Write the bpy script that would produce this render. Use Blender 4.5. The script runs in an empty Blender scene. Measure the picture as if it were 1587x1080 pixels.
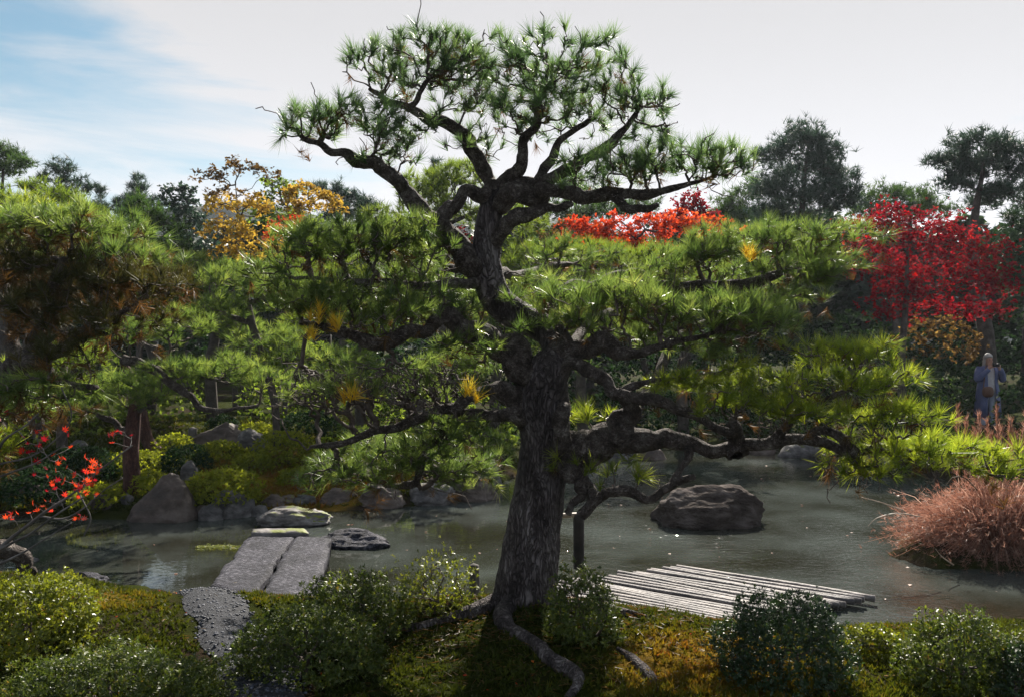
import bpy, math, random
import numpy as np
from mathutils import Vector
PI = math.pi
sc = bpy.context.scene
C = sc.collection
F = 1234.3                       # focal length in photo pixels (28 mm on 36 mm, 1587 px wide)
CAMZ = 2.2                       # camera height above the pond surface (z = 0)

# ------------------------------------------------------------------ camera
cam = bpy.data.cameras.new('camera'); cam.lens = 28.0; cam.sensor_width = 36.0
cam.clip_start = 0.05; cam.clip_end = 5000
camo = bpy.data.objects.new('camera', cam); C.objects.link(camo)
camo.location = (0, 0, CAMZ); camo.rotation_euler = (PI/2, 0, 0)
sc.camera = camo

# ------------------------------------------------------------------ sky, sun, exposure
SUN_AZ, SUN_EL = math.radians(13), math.radians(37)
sdir = Vector((math.sin(SUN_AZ)*math.cos(SUN_EL), math.cos(SUN_AZ)*math.cos(SUN_EL), math.sin(SUN_EL)))
W = bpy.data.worlds.new('World'); sc.world = W; W.use_nodes = True
nt = W.node_tree; nt.nodes.clear()
def N(nt, t, **k):
    n = nt.nodes.new(t)
    for a, b in k.items(): setattr(n, a, b)
    return n
def L(nt, a, b): nt.links.new(a, b)
def math_node(nt, op, a, b=None, clamp=False):
    n = N(nt, 'ShaderNodeMath', operation=op, use_clamp=clamp)
    for i, v in enumerate((a, b)):
        if v is None: continue
        if isinstance(v, (int, float)): n.inputs[i].default_value = v
        else: L(nt, v, n.inputs[i])
    return n.outputs[0]
def maprange(nt, v, a, b, c=0.0, d=1.0, smooth=True):
    n = N(nt, 'ShaderNodeMapRange', interpolation_type='SMOOTHSTEP' if smooth else 'LINEAR')
    L(nt, v, n.inputs[0])
    for i, x in enumerate((a, b, c, d)): n.inputs[i+1].default_value = x
    return n.outputs[0]
def mixrgb(nt, f, a, b, mode='MIX'):
    n = N(nt, 'ShaderNodeMix', data_type='RGBA', blend_type=mode)
    for s, v in ((n.inputs[0], f), (n.inputs[6], a), (n.inputs[7], b)):
        if isinstance(v, (int, float)): s.default_value = v
        elif isinstance(v, tuple): s.default_value = (*v[:3], 1)
        else: L(nt, v, s)
    return n.outputs[2]
SKY_STR = 0.052
sky = N(nt, 'ShaderNodeTexSky', sky_type='NISHITA', sun_disc=False, sun_elevation=SUN_EL, sun_rotation=SUN_AZ,
        altitude=50, air_density=1.0, dust_density=0.6, ozone_density=1.5)
tc = N(nt, 'ShaderNodeTexCoord')
dot = N(nt, 'ShaderNodeVectorMath', operation='DOT_PRODUCT'); L(nt, tc.outputs['Generated'], dot.inputs[0]); dot.inputs[1].default_value = sdir
sep = N(nt, 'ShaderNodeSeparateXYZ'); L(nt, tc.outputs['Generated'], sep.inputs[0])
# thin high cloud: thick towards the sun, torn into streaks away from it
mp = N(nt, 'ShaderNodeMapping'); mp.inputs['Scale'].default_value = (1.6, 1.6, 9.0); mp.inputs['Rotation'].default_value = (0.12, 0.05, 0.3)
L(nt, tc.outputs['Generated'], mp.inputs[0])
cn = N(nt, 'ShaderNodeTexNoise'); cn.inputs['Scale'].default_value = 1.5; cn.inputs['Detail'].default_value = 7; cn.inputs['Roughness'].default_value = 0.55; cn.inputs['Distortion'].default_value = 0.6
L(nt, mp.outputs[0], cn.inputs['Vector'])
near_sun = maprange(nt, math_node(nt, 'ADD', dot.outputs['Value'], math_node(nt, 'MULTIPLY', cn.outputs['Fac'], 0.16)), 0.80, 1.03, 0.0, 1.0)
streak = maprange(nt, cn.outputs['Fac'], 0.34, 0.66, 0.05, 0.75)
horiz = maprange(nt, sep.outputs['Z'], 0.30, 0.06, 0.0, 0.55)
v = math_node(nt, 'MAXIMUM', near_sun, streak)
v = math_node(nt, 'ADD', v, math_node(nt, 'MULTIPLY', horiz, 0.9))
v = math_node(nt, 'ADD', v, math_node(nt, 'MULTIPLY', near_sun, streak), True)
veilcol = mixrgb(nt, maprange(nt, sep.outputs['Z'], 0.0, 0.45), (8.3, 8.4, 8.8), (5.7, 5.65, 5.75))
skyc = mixrgb(nt, 1.0, sky.outputs[0], (0.70, 0.93, 0.86), 'MULTIPLY')
col = mixrgb(nt, v, skyc, veilcol)
bg = N(nt, 'ShaderNodeBackground'); bg.inputs['Strength'].default_value = SKY_STR; L(nt, col, bg.inputs[0])
ow = N(nt, 'ShaderNodeOutputWorld'); L(nt, bg.outputs[0], ow.inputs[0])

sl = bpy.data.lights.new('sun', 'SUN'); sl.energy = 5.0; sl.angle = math.radians(0.53); sl.color = (1.0, 0.93, 0.82)
so = bpy.data.objects.new('sun', sl); C.objects.link(so); so.location = sdir*60
so.rotation_euler = sdir.to_track_quat('Z', 'Y').to_euler()
sc.view_settings.view_transform = 'Standard'; sc.view_settings.look = 'None'
sc.view_settings.exposure = 1.22; sc.view_settings.gamma = 1.0; sc.view_settings.use_curve_mapping = False
sc.render.engine = 'CYCLES'
sc.cycles.max_bounces = 7; sc.cycles.diffuse_bounces = 3; sc.cycles.glossy_bounces = 3; sc.cycles.transmission_bounces = 4
sc.cycles.volume_bounces = 0; sc.cycles.transparent_max_bounces = 8
sc.cycles.sample_clamp_indirect = 4.0; sc.cycles.use_denoising = True; sc.cycles.denoising_prefilter = 'NONE'

# ------------------------------------------------------------------ helpers
def U(px, py, d):
    """photo pixel + real distance -> world point"""
    return np.array([(px-793.5)/F*d, d, CAMZ-(py-540)/F*d])
def hashn(ix, iy, iz, seed):
    h = (ix.astype(np.int64)*73856093) ^ (iy.astype(np.int64)*19349663) ^ (iz.astype(np.int64)*83492791) ^ (seed*2654435761 & 0xffffffff)
    h = (h ^ (h >> 13))*1274126177 & 0xffffffff
    h = (h ^ (h >> 16)) & 0xffff
    return h/65535.0
def vnoise(p, seed=0):
    p = np.asarray(p, float); i = np.floor(p); f = p-i; f = f*f*(3-2*f); i = i.astype(np.int64)
    r = 0
    for dx in (0, 1):
        for dy in (0, 1):
            for dz in (0, 1):
                w = (f[:,0] if dx else 1-f[:,0])*(f[:,1] if dy else 1-f[:,1])*(f[:,2] if dz else 1-f[:,2])
                r = r+w*hashn(i[:,0]+dx, i[:,1]+dy, i[:,2]+dz, seed)
    return r*2-1
def fbm(p, seed=0, o=4, g=0.5):
    p = np.asarray(p, float); a = 1.0; r = 0; s = 0
    for k in range(o):
        r = r+a*vnoise(p*(2.03**k)+k*7.3, seed+k); s += a; a *= g
    return r/s
def unit(v): return v/np.maximum(np.linalg.norm(v, axis=-1, keepdims=True), 1e-9)
def make_mesh(name, V, faces, rnd=None, smooth=False):
    """faces: list of (M,k) int arrays"""
    me = bpy.data.meshes.new(name)
    V = np.ascontiguousarray(V, dtype=np.float32)
    me.vertices.add(len(V)); me.vertices.foreach_set('co', V.ravel())
    tot = sum(f.size for f in faces); npoly = sum(len(f) for f in faces)
    me.loops.add(tot); me.polygons.add(npoly)
    me.loops.foreach_set('vertex_index', np.concatenate([f.ravel() for f in faces]).astype(np.int32))
    st = []; o = 0
    for f in faces:
        st.append(o+np.arange(len(f))*f.shape[1]); o += f.size
    me.polygons.foreach_set('loop_start', np.concatenate(st).astype(np.int32))
    if smooth: me.polygons.foreach_set('use_smooth', np.ones(npoly, dtype=bool))
    me.update(calc_edges=True)
    if rnd is not None:
        at = me.attributes.new('rnd', 'FLOAT', 'POINT'); at.data.foreach_set('value', np.asarray(rnd, dtype=np.float32))
    return me
def link(name, me, mat, parent=None, stuff=False, label=None):
    o = bpy.data.objects.new(name, me); C.objects.link(o)
    if mat is not None and len(me.materials) == 0: me.materials.append(mat)
    if parent is not None: o.parent = parent
    if stuff: o['kind'] = 'stuff'
    if label: o['label'] = label
    return o
def thing(name, label, cat, loc=(0, 0, 0), group=None, rz=0.0):
    o = bpy.data.objects.new(name, None); o.empty_display_size = 0.1; C.objects.link(o)
    o.location = tuple(float(a) for a in loc); o.rotation_euler = (0, 0, rz)
    o['label'] = label; o['category'] = cat
    if group: o['group'] = group
    return o
def tag(o, label, cat, group=None):
    o['label'] = label; o['category'] = cat
    if group: o['group'] = group
    return o
def join(parts):
    """parts: list of (V, faces(M,k)) -> V, {k: faces}"""
    Vs = []; fs = {}; n = 0
    for V, f in parts:
        Vs.append(V)
        fs.setdefault(f.shape[1], []).append(f+n); n += len(V)
    return np.concatenate(Vs), [np.concatenate(a) for a in fs.values()]
def catmull(P, n=6):
    P = np.asarray(P, float); Q = np.vstack([2*P[0]-P[1], P, 2*P[-1]-P[-2]]); out = []
    for i in range(1, len(Q)-2):
        p0, p1, p2, p3 = Q[i-1:i+3]
        for t in np.arange(n)/n:
            out.append(0.5*((2*p1)+(-p0+p2)*t+(2*p0-5*p1+4*p2-p3)*t*t+(-p0+3*p1-3*p2+p3)*t**3))
    out.append(Q[-2]); return np.array(out)
def tube(P, R, sides=10, namp=0.0, nscale=6.0, seed=0, cap=True, ridge=0.0):
    """smooth tube along P with radii R and knobbly displacement"""
    P = np.asarray(P, float); R = np.asarray(R, float); n = len(P)
    T = unit(np.gradient(P, axis=0)); nrm = np.cross(T[0], [0, 0, 1.0])
    if np.linalg.norm(nrm) < 0.1: nrm = np.cross(T[0], [1.0, 0, 0])
    nrm = nrm/np.linalg.norm(nrm); rings = []
    a = np.arange(sides)/sides*2*PI
    for i in range(n):
        nrm = nrm-T[i]*np.dot(nrm, T[i]); nrm = nrm/np.linalg.norm(nrm); b = np.cross(T[i], nrm)
        rings.append(P[i]+R[i]*(np.cos(a)[:,None]*nrm+np.sin(a)[:,None]*b))
    V = np.array(rings).reshape(-1, 3); ctr = np.repeat(P, sides, axis=0); rr = np.repeat(R, sides)
    if namp:
        d = fbm(V*nscale, seed, 4, 0.6)
        if ridge: d = d+ridge*(1-2*np.abs(vnoise(V*np.array([38, 38, 9.0]), seed+9)))
        V = ctr+(V-ctr)*(1+namp*d)[:,None]
    i = np.arange(n-1)[:,None]*sides; j = np.arange(sides)[None,:]; k = (j+1) % sides
    fq = np.stack([i+j, i+k, i+sides+k, i+sides+j], -1).reshape(-1, 4)
    if cap:
        V = np.vstack([V, P[-1]+T[-1]*R[-1]*0.5]); e = (n-1)*sides; jj = np.arange(sides)
        fc = np.stack([e+jj, e+(jj+1) % sides, np.full(sides, len(V)-1), np.full(sides, len(V)-1)], -1)
        return V, [fq, fc[:, :3]]
    return V, [fq]
def segs(p0, p1, r0, r1, sides=4):
    """many independent tapered sticks at once"""
    d = unit(p1-p0); ref = np.where(np.abs(d[:, 2:3]) < 0.9, np.array([[0, 0, 1.0]]), np.array([[1.0, 0, 0]]))
    a = unit(np.cross(d, ref)); b = np.cross(d, a); an = np.arange(sides)/sides*2*PI
    ring = np.cos(an)[None, :, None]*a[:, None]+np.sin(an)[None, :, None]*b[:, None]
    A = p0[:, None]+ring*r0[:, None, None]; B = p1[:, None]+ring*r1[:, None, None]
    V = np.concatenate([A, B], 1).reshape(-1, 3); base = (np.arange(len(p0))*2*sides)[:, None]; j = np.arange(sides)[None]; k = (j+1) % sides
    return V, np.stack([base+j, base+k, base+sides+k, base+sides+j], -1).reshape(-1, 4)
def randdir(rng, n): return unit(rng.normal(size=(n, 3)))
def needles(tips, axes, rng, per=45, Ln=0.09, w=0.0028, s0=0.15, s1=1.15, back=0.045, rnd=None, droop=0.0):
    n = len(tips); t = np.repeat(tips, per, 0); a = np.repeat(axes, per, 0); m = n*per
    th = s0+(s1-s0)*rng.random(m)**0.8*np.repeat(0.6+0.6*rng.random(n), per)
    perp = unit(np.cross(a, randdir(rng, m)))
    d = unit(a*np.cos(th)[:,None]+perp*np.sin(th)[:,None]); d[:,2] -= droop; d = unit(d)
    b = t-a*(back*rng.random(m))[:,None]; ln = Ln*(0.72+0.45*rng.random(m))*np.repeat(0.68+0.5*rng.random(n), per)
    s = unit(np.cross(d, randdir(rng, m)))*(w*0.5)
    V = np.stack([b-s, b+s, b+d*ln[:,None]], 1).reshape(-1, 3)
    base = np.repeat(rng.random(n) if rnd is None else rnd, per)
    r = np.clip(base*0.7+0.3*rng.random(m), 0, 1)
    return V, np.arange(m*3).reshape(-1, 3), np.repeat(r, 3)
def rosettes(tips, axes, rng, per=7, Ln=0.03, w=0.012, s0=0.5, s1=1.35, rnd=None, back=0.02):
    n = len(tips); t = np.repeat(tips, per, 0); a = np.repeat(axes, per, 0); m = n*per
    th = s0+(s1-s0)*rng.random(m); perp = unit(np.cross(a, randdir(rng, m)))
    d = unit(a*np.cos(th)[:,None]+perp*np.sin(th)[:,None]); up = unit(np.cross(d, np.cross(a, d))+0.25*randdir(rng, m))
    s = unit(np.cross(d, up)); ln = (Ln*(0.5+0.65*rng.random(m))*np.repeat(0.7+0.6*rng.random(n), per))[:,None]; ww = ln*(w/Ln)*0.5
    b = t-a*(back*rng.random(m))[:,None]
    V = np.stack([b, b+d*ln*0.5-s*ww+up*ln*0.08, b+d*ln, b+d*ln*0.5+s*ww+up*ln*0.08], 1).reshape(-1, 3)
    base = np.repeat(rng.random(n) if rnd is None else rnd, per); r = np.clip(base*0.65+0.35*rng.random(m), 0, 1)
    return V, np.arange(m*4).reshape(-1, 4), np.repeat(r, 4)
def grow(init, targets, rng, wpath=0.35, rise=0.25, jit=0.02, seg=3):
    """connect every target to the nearest part of the growing skeleton; returns nodes, parent, tip index, axis"""
    T = np.asarray(targets); init = np.asarray(init)
    dmin = np.array([np.min(np.linalg.norm(init-t, axis=1)) for t in T]); order = np.argsort(dmin)
    cap = len(init)+len(T)*seg; NP = np.zeros((cap, 3)); PL = np.zeros(cap); PA = -np.ones(cap, int); n = len(init)
    NP[:n] = init; tips = np.zeros(len(T), int); axes = np.zeros((len(T), 3))
    for k in order:
        t = T[k]; D = t-NP[:n]; d = np.linalg.norm(D, axis=1)
        cost = d+wpath*PL[:n]+0.5*np.maximum(0, -D[:,2]); p = int(np.argmin(cost)); P0 = NP[p]
        c = P0*0.45+t*0.55; c[2] = P0[2]+rise*(t[2]-P0[2]); c = c+rng.normal(size=3)*jit*min(1, d[p]*4); prev = p
        for s in range(1, seg+1):
            u = s/seg; q = (1-u)**2*P0+2*u*(1-u)*c+u*u*t
            if s < seg: q = q+rng.normal(size=3)*jit*0.35
            NP[n] = q; PA[n] = prev; PL[n] = PL[prev]+np.linalg.norm(q-NP[prev]); prev = n; n += 1
        tips[k] = prev; axes[k] = t-c
    return NP[:n], PA[:n], tips, unit(axes)
def twig_mesh(NP, PA, ninit, rt=0.0022, ex=0.42, rmax=0.02, sides=4):
    n = len(NP); cnt = np.zeros(n)
    has = np.zeros(n, bool); has[PA[ninit:]] = True
    cnt[~has] = 1
    for i in range(n-1, ninit-1, -1):
        p = PA[i]
        if p >= ninit: cnt[p] += cnt[i]
    r = np.minimum(rt*np.maximum(cnt, 1)**ex, rmax)
    idx = np.arange(ninit, n); pr = PA[idx]; r0 = np.where(pr >= ninit, r[pr], r[idx]*1.15); r0 = np.minimum(r0, r[idx]*1.6)
    return segs(NP[pr], NP[idx], r0, r[idx], sides)
def ell_points(c, r, n, rng, shell=0.55, low=-0.35):
    """points in an ellipsoid, mostly in its upper shell"""
    out = []
    c = np.asarray(c); r = np.asarray(r)
    while len(out) < n:
        d = randdir(rng, 1)[0]
        if d[2] < low: continue
        rad = shell+(1-shell)*rng.random()**0.6 if rng.random() < 0.8 else rng.random()
        out.append(c+d*r*rad*(1+0.18*(rng.random()-0.5)))
    return np.array(out)

# ------------------------------------------------------------------ materials
def new_mat(name):
    m = bpy.data.materials.new(name); m.use_nodes = True; m.node_tree.nodes.clear(); return m, m.node_tree
def ramp(nt, fac, stops):
    r = N(nt, 'ShaderNodeValToRGB'); L(nt, fac, r.inputs[0]); e = r.color_ramp.elements
    while len(e) < len(stops): e.new(0.5)
    for i, (p, c) in enumerate(stops): e[i].position = p; e[i].color = (*c, 1)
    return r.outputs[0]
def foliage(name, stops, trans=0.45, tint=(1.6, 1.75, 0.9), rough=0.45, spec=0.4):
    m, nt = new_mat(name); at = N(nt, 'ShaderNodeAttribute', attribute_name='rnd')
    c = ramp(nt, at.outputs['Fac'], stops)
    p = N(nt, 'ShaderNodeBsdfPrincipled'); L(nt, c, p.inputs['Base Color']); p.inputs['Roughness'].default_value = rough
    p.inputs['Specular IOR Level'].default_value = spec
    t = N(nt, 'ShaderNodeBsdfTranslucent'); L(nt, mixrgb(nt, 1.0, c, tint, 'MULTIPLY'), t.inputs[0])
    mx = N(nt, 'ShaderNodeMixShader'); mx.inputs[0].default_value = trans; L(nt, p.outputs[0], mx.inputs[1]); L(nt, t.outputs[0], mx.inputs[2])
    o = N(nt, 'ShaderNodeOutputMaterial'); L(nt, mx.outputs[0], o.inputs[0]); return m
def surface(name, stops, scale=4.0, detail=8, rough=0.85, bump=0.4, bscale=None, stretch=(1, 1, 1), spec=0.3, vor=0.0, dist=0.01, extra=None, coord='Object', vscale=20):
    m, nt = new_mat(name); tc = N(nt, 'ShaderNodeTexCoord'); mp = N(nt, 'ShaderNodeMapping'); mp.inputs['Scale'].default_value = stretch
    L(nt, tc.outputs[coord], mp.inputs[0])
    n1 = N(nt, 'ShaderNodeTexNoise'); n1.inputs['Scale'].default_value = scale; n1.inputs['Detail'].default_value = detail; n1.inputs['Roughness'].default_value = 0.62
    L(nt, mp.outputs[0], n1.inputs['Vector']); c = ramp(nt, n1.outputs['Fac'], stops); h = n1.outputs['Fac']
    n2 = N(nt, 'ShaderNodeTexNoise'); n2.inputs['Scale'].default_value = bscale or scale*5; n2.inputs['Detail'].default_value = 6; L(nt, mp.outputs[0], n2.inputs['Vector'])
    h = math_node(nt, 'ADD', h, n2.outputs['Fac'])
    c = mixrgb(nt, 1.0, c, mixrgb(nt, n2.outputs['Fac'], (0.55, 0.55, 0.55), (1.4, 1.4, 1.4)), 'MULTIPLY')
    if vor:
        vo = N(nt, 'ShaderNodeTexVoronoi', feature='DISTANCE_TO_EDGE'); vo.inputs['Scale'].default_value = vscale; wn = N(nt, 'ShaderNodeTexNoise'); wn.inputs['Scale'].default_value = 9; wn.inputs['Detail'].default_value = 4; L(nt, mp.outputs[0], wn.inputs['Vector']); va = N(nt, 'ShaderNodeVectorMath', operation='MULTIPLY_ADD'); L(nt, wn.outputs['Color'], va.inputs[0]); va.inputs[1].default_value = (0.30, 0.30, 0.30); L(nt, mp.outputs[0], va.inputs[2]); L(nt, va.outputs[0], vo.inputs['Vector'])
        e = maprange(nt, vo.outputs['Distance'], 0.0, 0.22); h = math_node(nt, 'ADD', h, math_node(nt, 'MULTIPLY', e, vor))
        c = mixrgb(nt, e, mixrgb(nt, 1.0, c, (0.55, 0.53, 0.53), 'MULTIPLY'), c)
    if extra: c = extra(nt, c, tc)
    p = N(nt, 'ShaderNodeBsdfPrincipled'); L(nt, c, p.inputs['Base Color']); p.inputs['Roughness'].default_value = rough; p.inputs['Specular IOR Level'].default_value = spec
    b = N(nt, 'ShaderNodeBump'); b.inputs['Strength'].default_value = bump; b.inputs['Distance'].default_value = dist; L(nt, h, b.inputs['Height']); L(nt, b.outputs[0], p.inputs['Normal'])
    o = N(nt, 'ShaderNodeOutputMaterial'); L(nt, p.outputs[0], o.inputs[0]); return m
def moss_top(amount=0.25, col=(0.10, 0.12, 0.015), sc_=6.0):
    def f(nt, c, tc):
        g = N(nt, 'ShaderNodeNewGeometry'); s = N(nt, 'ShaderNodeSeparateXYZ'); L(nt, g.outputs['Normal'], s.inputs[0])
        n = N(nt, 'ShaderNodeTexNoise'); n.inputs['Scale'].default_value = sc_; n.inputs['Detail'].default_value = 5; L(nt, tc.outputs['Object'], n.inputs['Vector'])
        a = math_node(nt, 'ADD', s.outputs['Z'], math_node(nt, 'MULTIPLY', math_node(nt, 'SUBTRACT', n.outputs['Fac'], 0.5), 2.4))
        return mixrgb(nt, maprange(nt, a, 1.0-amount, 1.25-amount), c, col)
    return f
def stains(lo=0.45, hi=1.25, sc_=2.5, perobj=0.0):
    def f(nt, c, tc):
        n = N(nt, 'ShaderNodeTexNoise'); n.inputs['Scale'].default_value = sc_; n.inputs['Detail'].default_value = 5; L(nt, tc.outputs['Object'], n.inputs['Vector'])
        c = mixrgb(nt, 1.0, c, mixrgb(nt, maprange(nt, n.outputs['Fac'], .32, .68), (lo, lo, lo*1.05), (hi, hi*.98, hi*.93)), 'MULTIPLY')
        if perobj:
            oi = N(nt, 'ShaderNodeObjectInfo'); c = mixrgb(nt, 1.0, c, mixrgb(nt, oi.outputs['Random'], (1-perobj, 1-perobj, 1-perobj*.9), (1+perobj, 1+perobj*.95, 1+perobj*.9)), 'MULTIPLY')
        return c
    return f
M = {}
M['needle'] = foliage('needle_green', [(0, (0.024, 0.046, 0.020)), (0.35, (0.062, 0.098, 0.032)), (0.75, (0.130, 0.165, 0.052)), (1, (0.25, 0.26, 0.11))], 0.54, (2.4, 2.45, 1.3), 0.34, 0.6)
M['needle_blue'] = foliage('needle_bluegreen', [(0, (0.028, 0.050, 0.028)), (0.5, (0.080, 0.120, 0.050)), (0.9, (0.16, 0.19, 0.070)), (1, (0.24, 0.25, 0.11))], 0.5, (1.9, 2.3, 1.5), 0.36, 0.6)
M['needle_far'] = foliage('needle_green_far', [(0, (0.024, 0.046, 0.020)), (0.35, (0.062, 0.098, 0.030)), (0.75, (0.130, 0.168, 0.048)), (1, (0.24, 0.26, 0.09))], 0.55, (2.4, 2.4, 1.3), 0.7, 0.12)
M['needle_shade'] = foliage('needle_shaded_olive', [(0, (0.022, 0.022, 0.010)), (0.5, (0.045, 0.050, 0.016)), (0.8, (0.08, 0.075, 0.02)), (1, (0.14, 0.09, 0.025))], 0.35, (1.8, 1.6, 1.0), 0.5, 0.3)  # dark olive-brown needles; the crown's inner shade is put into this colour
M['needle_sunlit'] = foliage('needle_sunlit_green', [(0, (0.050, 0.080, 0.016)), (0.4, (0.115, 0.160, 0.024)), (0.8, (0.21, 0.24, 0.040)), (1, (0.32, 0.30, 0.09))], 0.6, (2.5, 2.4, 1.0), 0.34, 0.6)  # needle green brightened: sunlight from behind is put into the colour
M['needle_brown'] = foliage('needle_brown', [(0, (0.040, 0.032, 0.012)), (0.5, (0.095, 0.055, 0.020)), (1, (0.18, 0.10, 0.03))], 0.4, (1.6, 1.3, 0.9), 0.5, 0.3)
M['needle_yellow'] = foliage('needle_yellow', [(0, (0.50, 0.26, 0.02)), (0.5, (0.72, 0.52, 0.04)), (1, (0.80, 0.70, 0.10))], 0.5, (1.25, 1.2, 1.0), 0.4, 0.4)
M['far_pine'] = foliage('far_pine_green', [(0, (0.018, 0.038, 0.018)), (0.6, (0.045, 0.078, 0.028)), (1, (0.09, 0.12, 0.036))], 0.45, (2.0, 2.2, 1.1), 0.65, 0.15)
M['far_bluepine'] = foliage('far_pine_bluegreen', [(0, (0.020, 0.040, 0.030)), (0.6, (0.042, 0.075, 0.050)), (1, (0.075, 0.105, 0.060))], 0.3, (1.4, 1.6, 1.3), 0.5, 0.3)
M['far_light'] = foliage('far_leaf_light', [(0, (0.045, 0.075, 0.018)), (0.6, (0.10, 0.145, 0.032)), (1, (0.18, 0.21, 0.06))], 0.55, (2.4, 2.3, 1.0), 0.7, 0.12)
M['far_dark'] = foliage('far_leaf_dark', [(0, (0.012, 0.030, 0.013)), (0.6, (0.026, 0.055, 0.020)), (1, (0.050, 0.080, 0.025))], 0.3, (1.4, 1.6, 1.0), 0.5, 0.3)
M['yellow_leaf'] = foliage('yellow_leaf', [(0, (0.20, 0.12, 0.03)), (0.5, (0.46, 0.32, 0.05)), (0.85, (0.62, 0.48, 0.09)), (1, (0.60, 0.28, 0.05))], 0.5, (1.3, 1.2, 0.9), 0.8, 0.06)
M['russet_leaf'] = foliage('russet_leaf', [(0, (0.06, 0.04, 0.02)), (0.5, (0.15, 0.09, 0.03)), (1, (0.30, 0.20, 0.06))], 0.4, (1.3, 1.2, 0.9), 0.8, 0.06)
M['red_leaf'] = foliage('red_leaf', [(0, (0.09, 0.004, 0.012)), (0.5, (0.22, 0.010, 0.020)), (0.75, (0.42, 0.020, 0.020)), (1, (0.70, 0.12, 0.02))], 0.45, (1.6, 1.0, 1.0), 0.8, 0.06)
M['orange_leaf'] = foliage('orange_leaf', [(0, (0.20, 0.020, 0.014)), (0.5, (0.50, 0.060, 0.020)), (1, (0.70, 0.22, 0.04))], 0.55, (1.4, 1.1, 0.9), 0.8, 0.06)
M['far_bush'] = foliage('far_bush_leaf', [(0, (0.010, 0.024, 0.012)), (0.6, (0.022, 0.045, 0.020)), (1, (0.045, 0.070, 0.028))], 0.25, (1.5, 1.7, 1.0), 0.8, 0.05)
M['far_azalea'] = foliage('far_azalea_leaf', [(0, (0.025, 0.042, 0.012)), (0.5, (0.065, 0.10, 0.020)), (1, (0.14, 0.17, 0.035))], 0.42, (2.0, 2.0, 0.9), 0.75, 0.1)
M['far_azsun'] = foliage('far_azalea_sunlit', [(0, (0.060, 0.080, 0.012)), (0.5, (0.17, 0.20, 0.022)), (1, (0.28, 0.29, 0.04))], 0.5, (2.0, 1.9, 0.9), 0.75, 0.1)  # brighter leaf colour stands in for sun patches on the left bank
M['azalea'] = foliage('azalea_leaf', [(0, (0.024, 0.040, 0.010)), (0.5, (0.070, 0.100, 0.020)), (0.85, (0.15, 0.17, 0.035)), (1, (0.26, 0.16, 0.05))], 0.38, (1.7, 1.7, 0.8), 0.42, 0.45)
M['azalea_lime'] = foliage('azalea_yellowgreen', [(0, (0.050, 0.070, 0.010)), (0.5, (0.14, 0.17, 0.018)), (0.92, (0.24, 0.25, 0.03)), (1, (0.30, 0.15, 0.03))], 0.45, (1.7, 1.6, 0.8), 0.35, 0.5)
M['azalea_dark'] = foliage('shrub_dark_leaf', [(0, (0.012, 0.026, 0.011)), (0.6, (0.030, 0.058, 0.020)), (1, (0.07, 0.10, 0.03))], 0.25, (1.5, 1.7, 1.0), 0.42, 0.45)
M['moss_tuft'] = foliage('moss_tuft', [(0, (0.028, 0.042, 0.006)), (0.35, (0.060, 0.080, 0.010)), (0.6, (0.120, 0.110, 0.014)), (0.85, (0.20, 0.135, 0.016)), (1, (0.20, 0.075, 0.02))], 0.4, (1.6, 1.4, 0.7), 0.6, 0.2)
M['sedge'] = foliage('dry_sedge', [(0, (0.13, 0.060, 0.040)), (0.5, (0.30, 0.165, 0.120)), (0.85, (0.46, 0.31, 0.24)), (1, (0.66, 0.55, 0.46))], 0.4, (1.4, 1.1, 1.0), 0.5, 0.3)
bk = lambda a, b, c: [(0.30, a), (0.5, b), (0.72, c)]
M['bark'] = surface('pine_bark', bk((0.036, 0.028, 0.029), (0.125, 0.102, 0.102), (0.30, 0.265, 0.26)), 10, 10, 0.85, 1.0, 70, (1, 1, 0.30), 0.3, 1.6, 0.03, vscale=30)
M['bark_limb'] = surface('pine_limb_bark', bk((0.038, 0.028, 0.024), (0.135, 0.107, 0.095), (0.34, 0.30, 0.27)), 16, 10, 0.85, 1.0, 90, (1, 1, 1), 0.3, 1.1, 0.025, vscale=42)
M['twig'] = surface('twig_bark', bk((0.04, 0.030, 0.027), (0.09, 0.068, 0.058), (0.17, 0.14, 0.12)), 20, 4, 0.8, 0.2)
M['far_bark'] = surface('far_bark', bk((0.03, 0.024, 0.02), (0.06, 0.05, 0.042), (0.12, 0.10, 0.09)), 6, 5, 0.9, 0.4)
M['red_bark'] = surface('red_pine_bark', bk((0.035, 0.014, 0.012), (0.08, 0.034, 0.026), (0.15, 0.075, 0.055)), 10, 6, 0.85, 0.7, 40, (1, 1, 0.4), 0.3, 0.8, 0.012, vscale=30)
M['rock'] = surface('grey_rock', bk((0.035, 0.033, 0.035), (0.095, 0.088, 0.088), (0.24, 0.22, 0.215)), 5.0, 10, 0.75, 0.8, 16, (1, 1, 1.4), 0.4, 0, 0.03, moss_top(0.10, (0.07, 0.08, 0.015)))
M['rock_brown'] = surface('brown_rock', bk((0.030, 0.022, 0.018), (0.085, 0.062, 0.052), (0.20, 0.16, 0.14)), 2.6, 9, 0.7, 0.8, 14, (1, 1, 1.4), 0.4, 0, 0.03, moss_top(0.05))
M['rock_pond'] = surface('pond_rock', bk((0.030, 0.024, 0.022), (0.060, 0.048, 0.042), (0.15, 0.128, 0.12)), 3.6, 10, 0.95, 1.0, 16, (1, 1, 2.2), 0.08, 0, 0.04)
M['rock_moss'] = surface('mossy_rock', bk((0.05, 0.045, 0.045), (0.14, 0.125, 0.12), (0.32, 0.30, 0.29)), 4, 9, 0.7, 0.7, 18, (1, 1, 2), 0.4, 0, 0.02, moss_top(0.16, (0.13, 0.15, 0.016), 4.0))
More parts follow.
